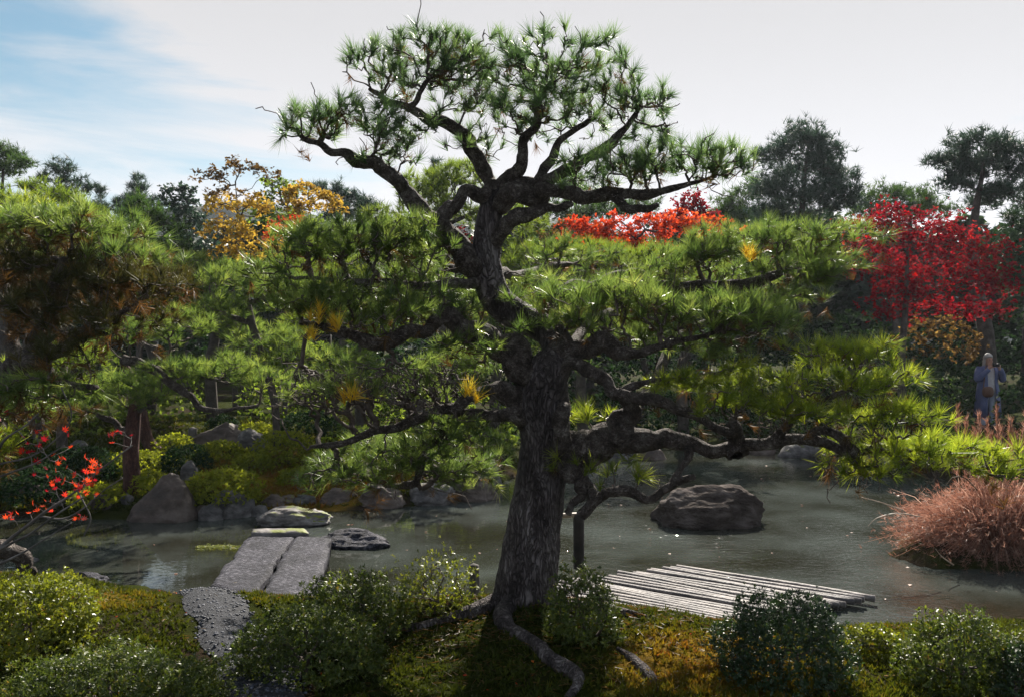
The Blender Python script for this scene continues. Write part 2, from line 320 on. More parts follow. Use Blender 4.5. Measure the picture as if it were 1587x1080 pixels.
M['slab'] = surface('slab_stone', bk((0.006, 0.006, 0.011), (0.034, 0.034, 0.052), (0.26, 0.255, 0.31)), 34, 12, 0.75, 1.0, 110, (0.7, 1.5, 1), 0.25, 0.0, 0.025, stains(.45, 1.2, 3.0))
M['stump'] = surface('weathered_post', bk((0.04, 0.036, 0.034), (0.10, 0.09, 0.085), (0.22, 0.20, 0.19)), 10, 6, 0.85, 0.6, 50, (1, 1, 0.15))
M['soil'] = surface('soil', bk((0.012, 0.010, 0.008), (0.03, 0.024, 0.017), (0.06, 0.045, 0.03)), 5, 7, 0.95, 0.6)
M['pole'] = surface('bleached_pole', bk((0.07, 0.06, 0.056), (0.18, 0.16, 0.158), (0.34, 0.31, 0.31)), 5, 8, 0.6, 0.7, 40, (0.25, 3, 3), 0.4, 0, 0.01, stains(.6, 1.15, 4.0, 0.35))
M['gravel'] = surface('gravel', bk((0.010, 0.012, 0.018), (0.034, 0.038, 0.052), (0.11, 0.12, 0.15)), 60, 6, 0.8, 1.0, 150, (1, 1, 1), 0.4, 0.8, 0.01, vscale=90)
M['pebble'] = surface('pebble', bk((0.016, 0.018, 0.026), (0.048, 0.053, 0.070), (0.14, 0.15, 0.19)), 9, 3, 0.6, 0.2)
M['sand'] = surface('sand', bk((0.16, 0.12, 0.10), (0.28, 0.22, 0.19), (0.40, 0.34, 0.30)), 12, 6, 0.85, 0.5)
M['dark_wood'] = surface('dark_wood', bk((0.012, 0.010, 0.010), (0.028, 0.023, 0.022), (0.055, 0.045, 0.04)), 8, 5, 0.7, 0.3, 40, (0.2, 1, 1))
M['bamboo'] = surface('old_bamboo', bk((0.20, 0.14, 0.10), (0.34, 0.26, 0.20), (0.50, 0.42, 0.34)), 8, 5, 0.5, 0.3)
M['hill'] = surface('hill', bk((0.02, 0.035, 0.02), (0.035, 0.055, 0.03), (0.05, 0.07, 0.035)), 0.2, 8, 1.0, 0.3)

# ground: moss, golden moss, bare soil
def ground_mat():
    m, nt = new_mat('ground'); tc = N(nt, 'ShaderNodeTexCoord'); P = tc.outputs['Object']
    def noise(s, d, r=0.6):
        n = N(nt, 'ShaderNodeTexNoise'); n.inputs['Scale'].default_value = s; n.inputs['Detail'].default_value = d; n.inputs['Roughness'].default_value = r; L(nt, P, n.inputs['Vector']); return n.outputs['Fac']
    big, mid, fine = noise(0.9, 4), noise(7, 6), noise(70, 5, 0.7)
    at = N(nt, 'ShaderNodeAttribute', attribute_name='rnd')
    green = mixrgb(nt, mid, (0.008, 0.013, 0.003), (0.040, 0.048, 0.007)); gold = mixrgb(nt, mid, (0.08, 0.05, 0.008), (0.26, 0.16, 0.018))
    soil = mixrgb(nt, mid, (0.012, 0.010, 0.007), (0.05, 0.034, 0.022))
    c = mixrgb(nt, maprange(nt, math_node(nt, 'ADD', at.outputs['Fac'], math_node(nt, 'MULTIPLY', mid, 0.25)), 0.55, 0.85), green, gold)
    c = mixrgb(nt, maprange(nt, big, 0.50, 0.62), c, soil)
    c = mixrgb(nt, 1.0, c, mixrgb(nt, fine, (0.5, 0.5, 0.5), (1.5, 1.5, 1.5)), 'MULTIPLY')
    p = N(nt, 'ShaderNodeBsdfPrincipled'); L(nt, c, p.inputs['Base Color']); p.inputs['Roughness'].default_value = 1.0; p.inputs['Specular IOR Level'].default_value = 0.02
    b = N(nt, 'ShaderNodeBump'); b.inputs['Strength'].default_value = 0.8; b.inputs['Distance'].default_value = 0.03; L(nt, math_node(nt, 'ADD', mid, fine), b.inputs['Height']); L(nt, b.outputs[0], p.inputs['Normal'])
    o = N(nt, 'ShaderNodeOutputMaterial'); L(nt, p.outputs[0], o.inputs[0]); return m
M['ground'] = ground_mat()
def water_mat():
    m, nt = new_mat('pond_water'); tc = N(nt, 'ShaderNodeTexCoord'); P = tc.outputs['Object']
    def noise(s, d, st=(1, 1, 1), r=0.55):
        mp = N(nt, 'ShaderNodeMapping'); mp.inputs['Scale'].default_value = st; L(nt, P, mp.inputs[0])
        n = N(nt, 'ShaderNodeTexNoise'); n.inputs['Scale'].default_value = s; n.inputs['Detail'].default_value = d; n.inputs['Roughness'].default_value = r; L(nt, mp.outputs[0], n.inputs['Vector']); return n.outputs['Fac']
    sp = N(nt, 'ShaderNodeSeparateXYZ'); L(nt, P, sp.inputs[0])
    rough_zone = math_node(nt, 'MULTIPLY', maprange(nt, sp.outputs['X'], -0.9, 0.9, 0.06, 1.0), maprange(nt, noise(0.45, 3), 0.35, 0.65, 0.5, 1.0)); rough_zone = math_node(nt, 'MULTIPLY', rough_zone, maprange(nt, sp.outputs['X'], 2.2, 4.6, 1.25, 0.5))
    rip = math_node(nt, 'ADD', noise(6, 2, (1, 1.8, 1)), math_node(nt, 'MULTIPLY', noise(17, 1, (1, 1.4, 1)), 0.42))
    murk = mixrgb(nt, maprange(nt, noise(0.6, 4), 0.35, 0.7), (0.016, 0.016, 0.010), (0.062, 0.072, 0.066))
    p = N(nt, 'ShaderNodeBsdfPrincipled'); L(nt, murk, p.inputs['Base Color']); p.inputs['Roughness'].default_value = 0.02; p.inputs['IOR'].default_value = 1.333
    b = N(nt, 'ShaderNodeBump'); b.inputs['Distance'].default_value = 0.02; L(nt, math_node(nt, 'MULTIPLY', rough_zone, 0.75), b.inputs['Strength']); L(nt, rip, b.inputs['Height']); L(nt, b.outputs[0], p.inputs['Normal'])
    o = N(nt, 'ShaderNodeOutputMaterial'); L(nt, p.outputs[0], o.inputs[0]); return m
M['water'] = water_mat()
def plain(name, c, rough=0.6, spec=0.3):
    m, nt = new_mat(name); p = N(nt, 'ShaderNodeBsdfPrincipled'); p.inputs['Roughness'].default_value = rough; p.inputs['Specular IOR Level'].default_value = spec
    tc = N(nt, 'ShaderNodeTexCoord'); n = N(nt, 'ShaderNodeTexNoise'); n.inputs['Scale'].default_value = 25; n.inputs['Detail'].default_value = 4; L(nt, tc.outputs['Object'], n.inputs['Vector'])
    L(nt, mixrgb(nt, n.outputs['Fac'], tuple(x*0.75 for x in c), tuple(min(1, x*1.25) for x in c)), p.inputs['Base Color'])
    o = N(nt, 'ShaderNodeOutputMaterial'); L(nt, p.outputs[0], o.inputs[0]); return m

# ------------------------------------------------------------------ ground and pond
pond = np.array([(-12, 7.6), (-4.6, 7.5), (-3.3, 7.2), (-2.4, 6.9), (-1.4, 6.75), (-0.6, 6.55), (0.2, 6.45), (0.9, 6.25), (1.5, 6.15), (2.5, 6.2),
                 (3.5, 6.25), (5, 6.3), (9, 6.6), (9, 7.5), (5.2, 7.9), (4.2, 8.0), (4.0, 8.5), (4.6, 9.3), (6.0, 10.5), (7.3, 13), (7.4, 15.5),
                 (6, 17.2), (3.5, 17.6), (1.5, 16.6), (0.5, 15), (-0.1, 13.2), (-0.4, 12.0), (-1.3, 11.1), (-2.5, 10.8), (-3.6, 10.4), (-5.5, 10.3), (-8, 10.6), (-12, 11)])
def sd_pond(x, y):
    """signed distance: positive outside the pond"""
    px = np.stack([x, y], -1); d = np.full(len(x), 1e9); ins = np.zeros(len(x), bool)
    for i in range(len(pond)):
        a, b = pond[i], pond[(i+1) % len(pond)]; ab = b-a
        t = np.clip(((px-a)@ab)/(ab@ab), 0, 1); q = a+t[:,None]*ab; d = np.minimum(d, np.linalg.norm(px-q, axis=1))
        c = ((a[1] > y) != (b[1] > y)) & (x < (b[0]-a[0])*(y-a[1])/(b[1]-a[1]+1e-12)+a[0]); ins ^= c
    return np.where(ins, -d, d)
def sstep(a, b, v): t = np.clip((v-a)/(b-a), 0, 1); return t*t*(3-2*t)
def height(x, y):
    x = np.atleast_1d(np.asarray(x, float)); y = np.atleast_1d(np.asarray(y, float)); s = sd_pond(x, y)
    P = np.stack([x, y, np.zeros_like(x)], -1); w = fbm(P*0.9, 3, 4); s2 = s+0.10*fbm(P*2.2, 8, 3)
    near = 0.02+0.62*sstep(0.0, 1.95, s2)**0.9+0.07*w
    near = near+0.10*np.exp(-(((x-0.05)/0.9)**2+((y-4.7)/0.6)**2))       # mound round the big pine
    left = sstep(2.5, -2.5, x)
    far = 0.05+0.12*sstep(0, 0.35, s2)+(0.16+0.42*left)*sstep(0.2, 5.0, s2)+0.5*sstep(6, 22, s2)+0.10*w
    isfar = sstep(7.2, 8.4, y+0.25*x*(x > 0)*0)
    out = near*(1-isfar)+far*isfar
    inn = -0.02-0.55*sstep(0, 0.8, -s2)
    z = np.where(s2 > 0, out, inn)
    r = np.sqrt(x*x+y*y); return z+1.0*sstep(40, 120, r)
def hz(x, y): return float(height([x], [y])[0])
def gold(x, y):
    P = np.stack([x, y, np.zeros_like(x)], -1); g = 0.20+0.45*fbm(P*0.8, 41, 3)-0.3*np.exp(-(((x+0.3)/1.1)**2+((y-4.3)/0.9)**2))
    for cx, cy, sx, sy, a in ((0.95, 3.9, 0.65, 0.5, 0.9), (-3.0, 11.6, 1.1, 0.9, 0.8), (-4.7, 12.2, 1.0, 0.9, 0.6), (-2.6, 4.9, 0.5, 0.35, 0.5), (-3.3, 13.4, 1.4, 0.8, .6), (1.9, 4.7, 0.35, 0.3, 0.2), (-0.6, 3.9, 0.7, 0.3, .25)):  # golden moss; first patch brightened to carry the sun there
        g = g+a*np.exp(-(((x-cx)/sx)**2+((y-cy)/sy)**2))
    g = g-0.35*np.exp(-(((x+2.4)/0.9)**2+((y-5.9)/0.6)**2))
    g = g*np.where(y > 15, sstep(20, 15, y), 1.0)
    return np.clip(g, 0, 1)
def axis(lo, hi, step, far):
    a = list(np.arange(lo, hi+1e-6, step)); s = step
    while a[-1] < far: s *= 1.22; a.append(a[-1]+s)
    s = step
    while a[0] > -far: s *= 1.22; a.insert(0, a[0]-s)
    return np.array(a)
gx = axis(-8, 9, 0.085, 900); gy = axis(2.4, 19, 0.085, 900); gy = gy[(gy > -60)]
X, Y = np.meshgrid(gx, gy); xs, ys = X.ravel(), Y.ravel(); zs = height(xs, ys)
zs = zs+np.where((ys < 20) & (np.abs(xs) < 9), 0.012*fbm(np.stack([xs, ys, zs*0], -1)*9, 5, 2), 0)
nx = len(gx); i = np.arange(len(gy)-1)[:,None]*nx; j = np.arange(nx-1)[None]
gf = np.stack([i+j, i+j+1, i+nx+j+1, i+nx+j], -1).reshape(-1, 4)
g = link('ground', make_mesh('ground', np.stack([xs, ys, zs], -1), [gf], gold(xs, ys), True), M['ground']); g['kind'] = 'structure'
wv = np.array([(-13, 6.0, 0), (9.6, 6.0, 0), (9.6, 18, 0), (-13, 18, 0)], float)
w_ = link('water', make_mesh('water', wv, [np.array([[0, 1, 2, 3]])]), M['water']); w_['kind'] = 'structure'
# distant wooded hills
for k, (x0, d, hgt, wd, sd_) in enumerate(((-75, 200, 38, 110, 1), (-10, 230, 40, 110, 2), (110, 260, 36, 130, 3))):
    u = np.linspace(-1, 1, 60); vv = np.linspace(-1, 1, 24); A, B = np.meshgrid(u, vv); a, b = A.ravel(), B.ravel()
    P = np.stack([a*3, b*3, a*0+k], -1); h = hgt*(np.clip(1-a*a, 0, 1)**0.8)*(np.clip(1-b*b, 0, 1))*(1+0.25*fbm(P, 60+k, 4))+1.6*fbm(P*14, 61, 3)-3
    f = np.stack([(np.arange(23)[:,None]*60+np.arange(59)[None]), (np.arange(23)[:,None]*60+np.arange(59)[None]+1), (np.arange(23)[:,None]*60+np.arange(59)[None]+61), (np.arange(23)[:,None]*60+np.arange(59)[None]+60)], -1).reshape(-1, 4)
    o = link('hill', make_mesh('hill', np.stack([x0+a*wd, d+b*50, h], -1), [f], None, True), M['hill']); o['kind'] = 'structure'

def ray_ground(px, py, lo=2.6, hi=40):
    ds = np.linspace(lo, hi, 1500); x = (px-793.5)/F*ds; z = CAMZ-(py-540)/F*ds; g = height(x, ds); i = np.argmax(z <= g); return float(ds[i])
# thin autumn haze
hv_ = np.array([(x, y, z) for x in (-1200, 1200) for y in (-1200, 1200) for z in (-3.0, 46.0)], float)
hzb = bpy.data.objects.new('haze', make_mesh('haze', hv_, [np.array([(0, 1, 3, 2), (4, 6, 7, 5), (0, 4, 5, 1), (2, 3, 7, 6), (0, 2, 6, 4), (1, 5, 7, 3)])])); C.objects.link(hzb); hzb['kind'] = 'stuff'; hzb['label'] = 'thin bright haze in the air over the garden'
hm, hnt = new_mat('haze'); hp = N(hnt, 'ShaderNodeVolumePrincipled'); hp.inputs['Color'].default_value = (0.80, 0.86, 1.0, 1); hp.inputs['Density'].default_value = 0.0004; hp.inputs['Anisotropy'].default_value = 0.35
L(hnt, hp.outputs[0], N(hnt, 'ShaderNodeOutputMaterial').inputs['Volume']); hzb.data.materials.append(hm)

# ------------------------------------------------------------------ rocks and slabs
ico_cache = {}
def ico(sub):
    if sub in ico_cache: return ico_cache[sub]
    import bmesh
    bm = bmesh.new(); bmesh.ops.create_icosphere(bm, subdivisions=sub, radius=1.0)
    V = np.array([v.co[:] for v in bm.verts]); Fc = np.array([[v.index for v in f.verts] for f in bm.faces]); bm.free()
    ico_cache[sub] = (V, Fc); return ico_cache[sub]
def rock_verts(r, seed, sub=4, cuts=7, rough=0.16, peak=0.0):
    V, Fc = ico(sub); ex = 0.62 if seed == 103 else 0.84; V = np.sign(V)*np.abs(V)**ex; V = V*np.array([.92, .92, .95])*(0.93 if seed == 103 else 1); rng = np.random.default_rng(seed)
    for _ in range(cuts):
        n = randdir(rng, 1)[0]; n[2] = abs(n[2])*0.7; n = n/np.linalg.norm(n); lim = 0.55+0.32*rng.random()
        dd = V@n; V = V-np.where(dd > lim, (dd-lim)*0.85, 0)[:,None]*n
    V = V*(1+0.18*fbm(V*1.3+seed, seed, 3)+rough*fbm(V*3.4+seed, seed+1, 5, .6)+0.05*(1-2*np.abs(vnoise(V*np.array([3, 3, 5.])+seed, seed+2))))[:,None]
    if peak: k_ = 1-peak*np.clip((V[:,2]+.4)/1.3, 0, 1); V[:,0] = V[:,0]*k_+0.12*V[:,2]; V[:,1] *= k_
    return V*np.asarray(r), Fc
def rock(px, py, w, h, label, mat='rock', z=None, d=None, depth=0.75, seed=0, name='boulder', cat='boulder', sub=5, sink=0.18, cuts=7, group=None, peak=0.0):
    """px,py: centre bottom in the photo; w,h in photo px"""
    if d is None: d = (CAMZ-(0.0 if z is None else z))*F/(py-540)
    elif px < 500 and d > 11: d = ray_ground(px, py)
    x = (px-793.5)/F*d; zb = CAMZ-(py-540)/F*d; sx = w/F*d*0.5*1.08; hh = h/F*d
    V, Fc = rock_verts((sx, sx*depth, hh*(0.5+sink)*1.12), 100+seed, sub, cuts, 0.16, peak)
    V[:,2] += hh*(0.5-sink)
    o = link(name, make_mesh(name, V, [Fc], None, True), M[mat]); o.location = (x, d+sx*depth*0.6, zb-0.02)
    tag(o, label, cat, group); return o
rock(1107, 816, 180, 60, 'large flat-topped brown boulder standing alone in the pond', 'rock_pond', 0, None, 0.7, 3, sub=5, sink=0.15, cuts=5)
for a in [
 (245, 808, 104, 70, 'tall pointed dark boulder at the far pond edge below the clipped bushes', 'rock_brown', 0, None, 0.7, 11),
 (352, 802, 66, 42, 'rounded grey boulder under the sunlit yellow-green bush', 'rock', 0, None, 0.8, 12),
 (325, 806, 38, 24, 'small grey stone leaning against the rounded grey boulder', 'rock', 0, None, 0.8, 13),
 (190, 798, 34, 30, 'pale bluish round stone between the pine trunk and the tall pointed boulder', 'rock', 0, None, 0.9, 14),
 (150, 800, 44, 32, 'dark round stone at the water left of the red-barked pine trunk', 'rock_brown', 0, None, 0.9, 15),
 (95, 796, 60, 34, 'dark shore stone behind the red maple leaves', 'rock', 0, None, 0.9, 16),
 (30, 792, 70, 40, 'leftmost dark shore stone across the pond', 'rock_brown', 0, None, 0.9, 17),
 (422, 792, 42, 24, 'brown stone under the golden moss at the far pond edge', 'rock_brown', 0, None, 0.9, 18),
 (465, 788, 54, 24, 'flat-topped pale stone beside the brown stone on the far pond edge', 'rock', 0, None, 0.8, 19),
 (520, 786, 66, 26, 'dark shore stone behind the mossy stepping stone', 'rock_brown', 0, None, 0.8, 20),
 (585, 786, 90, 34, 'long dark shore stone under the low left pine branches', 'rock_brown', 0, None, 0.6, 21),
 (660, 782, 80, 36, 'dark shore stone below the hanging pine needles, left of the trunk', 'rock', 0, None, 0.7, 22),
 (725, 776, 90, 52, 'big dark shaded boulder on the far shore just left of the main trunk', 'rock_brown', 0, None, 0.7, 23),
 (755, 752, 52, 38, 'grey rounded rock with bright rim behind the big shaded boulder', 'rock', 0.1, None, 0.8, 24)]:
    rock(*a[:5], mat=a[5], z=a[6], d=a[7], depth=a[8], seed=a[9], peak=0.45 if a[9] == 11 else 0)
rock(335, 692, 78, 36, 'flat-topped brown-grey boulder on the left bank behind the dark round bush', 'rock_brown', d=14.6, depth=0.6, seed=31)
rock(388, 696, 44, 32, 'dark boulder right of the flat-topped boulder on the left bank', 'rock', d=14.6, depth=0.8, seed=32)
rock(117, 700, 30, 18, 'small pale bluish stone on the far left bank', 'rock', d=14.0, depth=0.8, seed=33)
rock(290, 745, 30, 30, 'small grey stone left of the sunlit yellow-green bush', 'rock', d=11.8, depth=0.8, seed=34)
rock(45, 870, 26, 8, 'small stone in the shallow water at far left', 'rock', 0, None, 0.8, 35, name='stone', cat='stone')
rock(130, 908, 80, 22, 'flat grey-blue stone at the near water edge behind the yellow-green azalea', 'slab', d=6.9, depth=0.5, seed=36, name='stone', cat='stone')
# far right bank stones
far_st = [(960, 716, 60, 22), (1012, 712, 50, 18), (1240, 708, 70, 22), (1300, 712, 60, 26), (1365, 716, 50, 22), (1180, 704, 50, 16), (905, 728, 50, 22)]
far_lb = ['dark low stone on the far shore just right of the main trunk', 'small shore stone below the twisted right limb', 'wide shore stone behind the pond boulder', 'shore stone under the right pine pads', 'shore stone left of the sedge mound across the water', 'low shore stone above the pond boulder', 'shore stone hidden close behind the main trunk']
for k, (a, b, c, e) in enumerate(far_st):
    rock(a, b, c, e, far_lb[k], 'rock_brown' if k % 2 else 'rock', z=0, depth=0.7, seed=50+k, sub=3)

def slab_mesh(corners, z_top, thick, seed, rough=0.012, n=40, m=16):
    """rough-hewn slab from four plan corners (near-left, near-right, far-right, far-left)"""
    c = np.array(corners, float); u = np.linspace(0, 1, n); v = np.linspace(0, 1, m)
    def P(s, t): return (1-s)[:,None]*((1-t)[:,None]*c[0]+t[:,None]*c[1])+s[:,None]*((1-t)[:,None]*c[3]+t[:,None]*c[2])
    S, T = np.meshgrid(u, v, indexing='ij'); s, t = S.ravel(), T.ravel(); xy = P(s, t)
    edge = np.minimum(np.minimum(s, 1-s)*n/2, np.minimum(t, 1-t)*m/2); edge = np.clip(edge, 0, 1)
    q = np.stack([xy[:,0], xy[:,1], np.zeros(len(s))], -1)
    xy = xy+0.05*np.stack([fbm(q*5, seed, 3), fbm(q*5, seed+5, 3)], -1)*(1-edge)[:,None]
    zt = (z_top[0]*(1-s)+z_top[1]*s) if isinstance(z_top, tuple) else np.full(len(s), z_top)
    zt = zt+rough*fbm(q*9, seed+2, 4)-0.02*(1-edge)
    top = np.column_stack([xy, zt]); bot = np.column_stack([c.mean(0)+(xy-c.mean(0))*0.97, zt-thick+0.02*fbm(q*6, seed+3, 2)])
    V = np.vstack([top, bot]); K = n*m; f = []
    for a in range(n-1):
        for b in range(m-1):
            i0 = a*m+b; f.append((i0, i0+m, i0+m+1, i0+1)); f.append((K+i0, K+i0+1, K+i0+m+1, K+i0+m))
    for a in range(n-1):
        f.append((a*m, K+a*m, K+(a+1)*m, (a+1)*m)); i0 = a*m+m-1; f.append((i0, i0+m, K+i0+m, K+i0))
    for b in range(m-1):
        f.append((b, b+1, K+b+1, K+b)); i0 = (n-1)*m+b; f.append((i0, K+i0, K+i0+1, i0+1))
    return make_mesh('slab', V, [np.array(f)], None, True)
def gp(px, py, z): d = (CAMZ-z)*F/(py-540); return ((px-793.5)/F*d, d)
rock(312, 802, 30, 20, 'tiny dark stone between the pointed boulder and the rounded grey boulder', 'rock_brown', z=0, seed=91, sub=4)
rock(398, 800, 34, 18, 'small dark stone right of the rounded grey boulder', 'rock', z=0, seed=92, sub=4)
rock(212, 796, 22, 18, 'little pale stone touching the pointed boulder on its left', 'rock', z=0, seed=93, sub=4)
rock(492, 782, 34, 16, 'small round stone between two flat shore stones', 'rock', z=0, seed=94, sub=4)
rock(445, 780, 30, 14, 'small brown stone tucked under the golden moss slope', 'rock_brown', d=10.9, seed=95, sub=4)
ZS = 0.20
s1 = link('stone_slab', slab_mesh([gp(327, 905, ZS), gp(392, 926, ZS), gp(455, 829, ZS), gp(386, 829, ZS)], ZS, 0.15, 3, 0.012, 60, 22), M['slab'])
tag(s1, 'long rough stone bridge slab on the left of the pair, with a sunlit patch', 'stone slab')
s2_ = link('stone_slab', slab_mesh([gp(396, 928, ZS+.006), gp(480, 938, ZS), gp(512, 832, ZS), gp(459, 829, ZS)], ZS+0.005, 0.16, 7, 0.012, 60, 22), M['slab'])
tag(s2_, 'long rough stone bridge slab on the right of the pair, partly behind the shrub', 'stone slab')
s3 = link('stone_slab', slab_mesh([gp(387, 824, 0.24), gp(475, 824, 0.24), gp(473, 816, 0.24), gp(389, 817, 0.24)], 0.24, 0.13, 9, 0.008, 10, 30), M['rock_moss'])
tag(s3, 'thin pale stone laid crosswise at the far end of the bridge slabs', 'stone slab')
rock(548, 848, 112, 26, 'long dark flat rock in the water beside the far end of the slabs', 'slab', z=0.0, depth=0.6, seed=71, cuts=9, name='rock', cat='rock')
rock(450, 812, 112, 24, 'low pale stepping stone topped with bright moss beyond the slab bridge', 'rock_moss', z=0.02, depth=0.55, seed=74, cuts=4, name='stepping_stone', cat='stepping stone')
# support stones under the slabs
rock(360, 930, 60, 26, 'dark support stone under the near end of the slab bridge', 'rock_brown', d=6.75, depth=0.6, seed=77, name='support_stone', cat='stone')

# gravel path towards the bridge
pc = catmull(np.array([(-0.98, 2.6), (-1.12, 3.6), (-1.55, 4.4), (-2.05, 5.3), (-2.28, 6.1), (-2.30, 6.7)]), 12); pw = np.interp(np.linspace(0, 1, len(pc)), [0, .3, .6, 1], [0.20, 0.17, 0.16, 0.17])
tn = unit(np.gradient(pc, axis=0)); nn = np.stack([-tn[:,1], tn[:,0]], -1); rows = []; K = 9
for t in np.linspace(-1, 1, K):
    q = pc+nn*(pw*t*(1+0.12*np.sin(np.arange(len(pc))*0.9)))[:,None]; rows.append(np.column_stack([q, height(q[:,0], q[:,1])+0.035-0.03*abs(t)**3]))
PV = np.stack(rows, 1).reshape(-1, 3); a = np.arange(len(pc)-1)[:,None]*K; b = np.arange(K-1)[None]
po = link('gravel_path', make_mesh('gravel_path', PV, [np.stack([a+b, a+K+b, a+K+b+1, a+b+1], -1).reshape(-1, 4)[:, ::-1]], None, True), M['gravel']); po['kind'] = 'structure'
rng = np.random.default_rng(5)
def pebbles(n, pos, size, seed):
    V0, F0 = ico(1); rng = np.random.default_rng(seed); s = size*(0.5+0.9*rng.random(n))
    V = V0[None]*(s[:,None,None]*np.array([1, 0.8, 0.55])*(0.8+0.4*rng.random((n, 1, 3))))
    an = rng.random(n)*6.28; c, s_ = np.cos(an)[:,None], np.sin(an)[:,None]
    V = np.stack([V[:,:,0]*c-V[:,:,1]*s_, V[:,:,0]*s_+V[:,:,1]*c, V[:,:,2]], -1)+pos[:,None]
    return V.reshape(-1, 3), (F0[None]+(np.arange(n)*len(V0))[:,None,None]).reshape(-1, 3)
ii = rng.integers(0, len(pc), 2600); tt = rng.random(2600)*1.9-0.95; q = pc[ii]+nn[ii]*(pw[ii]*tt)[:,None]+rng.normal(size=(2600, 2))*0.02
V, f = pebbles(2600, np.column_stack([q, height(q[:,0], q[:,1])+0.034-0.03*np.abs(tt)**3]), 0.009, 6)
o = link('pebbles', make_mesh('pebbles', V, [f], None, True), M['pebble'], stuff=True); o['label'] = 'blue-grey gravel pebbles of the garden path'

# sandy strip where the raft is drawn up
q = np.array([(u, v) for v in np.linspace(6.02, 6.4, 8) for u in np.linspace(0.85, 1.75, 22)]); 
V = np.column_stack([q, np.maximum(height(q[:,0], q[:,1]), -0.01)+0.018+0.01*vnoise(np.column_stack([q*6, q[:,0]*0]))])
a = np.arange(7)[:,None]*22; b = np.arange(21)[None]
o = link('sand', make_mesh('sand', V, [np.stack([a+b, a+b+1, a+23+b, a+22+b], -1).reshape(-1, 4)], None, True), M['sand']); o['kind'] = 'structure'

# ------------------------------------------------------------------ raft of bleached poles
A0 = np.array([1.66, 7.83]); A1 = np.array([3.10, 6.83]); E1 = np.array([1.40, 6.08])   # far-left end, far-right end, near end of the right side
raft = thing('pole_raft', 'low deck of bleached grey poles floating at the near pond edge', 'raft', (1.6, 6.9, 0.03))
base = np.array([1.6, 6.9, 0.03]); NPOLE = 25; rng = np.random.default_rng(12)
for k in range(NPOLE):
    t = k/(NPOLE-1); r = 0.029+rng.normal()*0.0028
    e = A1*(1-t)+E1*t+rng.normal(size=2)*0.018; dr = (A0-A1)/np.linalg.norm(A0-A1); an = 0.010*rng.normal(); dr = np.array([dr[0]*math.cos(an)-dr[1]*math.sin(an), dr[0]*math.sin(an)+dr[1]*math.cos(an)])
    ln = 1.76+0.03*rng.normal(); s = np.linspace(0, 1, 14)
    Pp = np.column_stack([e[0]+dr[0]*ln*s, e[1]+dr[1]*ln*s, 0.055+0.006*np.sin(s*5+k)+rng.normal()*0.003+0*s])-base
    V, fs = tube(Pp, np.full(14, r)*(1-0.12*s), 10, 0.05, 9, 200+k, True)
    V = np.vstack([V, Pp[0]]); jj = np.arange(10); fs.append(np.stack([(jj+1) % 10, jj, np.full(10, len(V)-1)], -1))
    link('pole', make_mesh('pole', V, [fs[0], np.vstack([fs[1], fs[2]])], None, True), M['pole'], raft)
for s in (0.18, 0.82):      # cross bearers below
    p0 = A1+(A0-A1)*s; p1 = E1+(A0-A1)*s
    V, fs = tube(np.column_stack([np.linspace(p0[0], p1[0], 8), np.linspace(p0[1], p1[1], 8), np.full(8, -0.012)])-base, np.full(8, 0.035), 8, 0.05, 5, 9)
    link('bearer', make_mesh('bearer', V, fs, None, True), M['dark_wood'], raft)

# ------------------------------------------------------------------ generic plants
def shrub(name, label, c, r, mat, n_shoots, leaf=0.03, lw=0.013, per=7, seed=0, cat='shrub', group=None, lump=0.12, loose=0.0, low=-0.1, stems=7, inner=True, base_z=None):
    """c: centre of the dome in the world, r: radii"""
    rng = np.random.default_rng(1000+seed); c = np.asarray(c, float); r = np.asarray(r, float)
    bz = hz(c[0], c[1]) if base_z is None else base_z; b = np.array([c[0], c[1], bz])
    t = thing(name, label, cat, b, group); Vs, fs, rs = [], [], []; n = 0
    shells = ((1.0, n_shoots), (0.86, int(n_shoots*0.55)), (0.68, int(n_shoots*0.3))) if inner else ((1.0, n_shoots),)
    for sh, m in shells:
        d = randdir(rng, int(m*1.8)); d = d[d[:,2] > low][:m]
        lum = 1+lump*fbm(d*2.6+seed, seed, 3)*1.6+lump*0.5*vnoise(d*9+seed, seed+2)
        rad = sh*lum*(1+loose*rng.normal(size=len(d)))
        rad = rad*np.where((rng.random(len(d)) < .10) & (sh == 1.0), 1.0+0.16*rng.random(len(d)), 1.0); P = c+d*r*rad[:,None]; nrm = unit(d/r); ax = unit(nrm*0.8+np.array([0, 0, 0.45])+0.45*rng.normal(size=d.shape))
        gz = P[:,2] > bz+0.01; P, ax = P[gz], ax[gz]
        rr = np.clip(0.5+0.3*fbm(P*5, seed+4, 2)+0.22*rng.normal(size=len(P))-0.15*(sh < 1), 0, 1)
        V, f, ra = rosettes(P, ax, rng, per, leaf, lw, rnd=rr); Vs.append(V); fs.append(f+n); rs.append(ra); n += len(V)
    link('foliage', make_mesh('foliage', np.vstack(Vs)-b, [np.vstack(fs)], np.concatenate(rs)), M[mat], t, True)
    if stems:
        tg = ell_points(c, r*0.85, stems*9, rng, 0.5, -0.05); ini = b+np.column_stack([rng.normal(size=(3, 2))*0.04, np.zeros(3)])
        NPs, PAs, tp, ax = grow(ini, tg, rng, 0.3, 0.5, 0.02); V, f = twig_mesh(NPs, PAs, 3, 0.0025, 0.45, 0.02)
        link('stem', make_mesh('stem', V-b, [f], None, True), M['twig'], t, True)
    return t
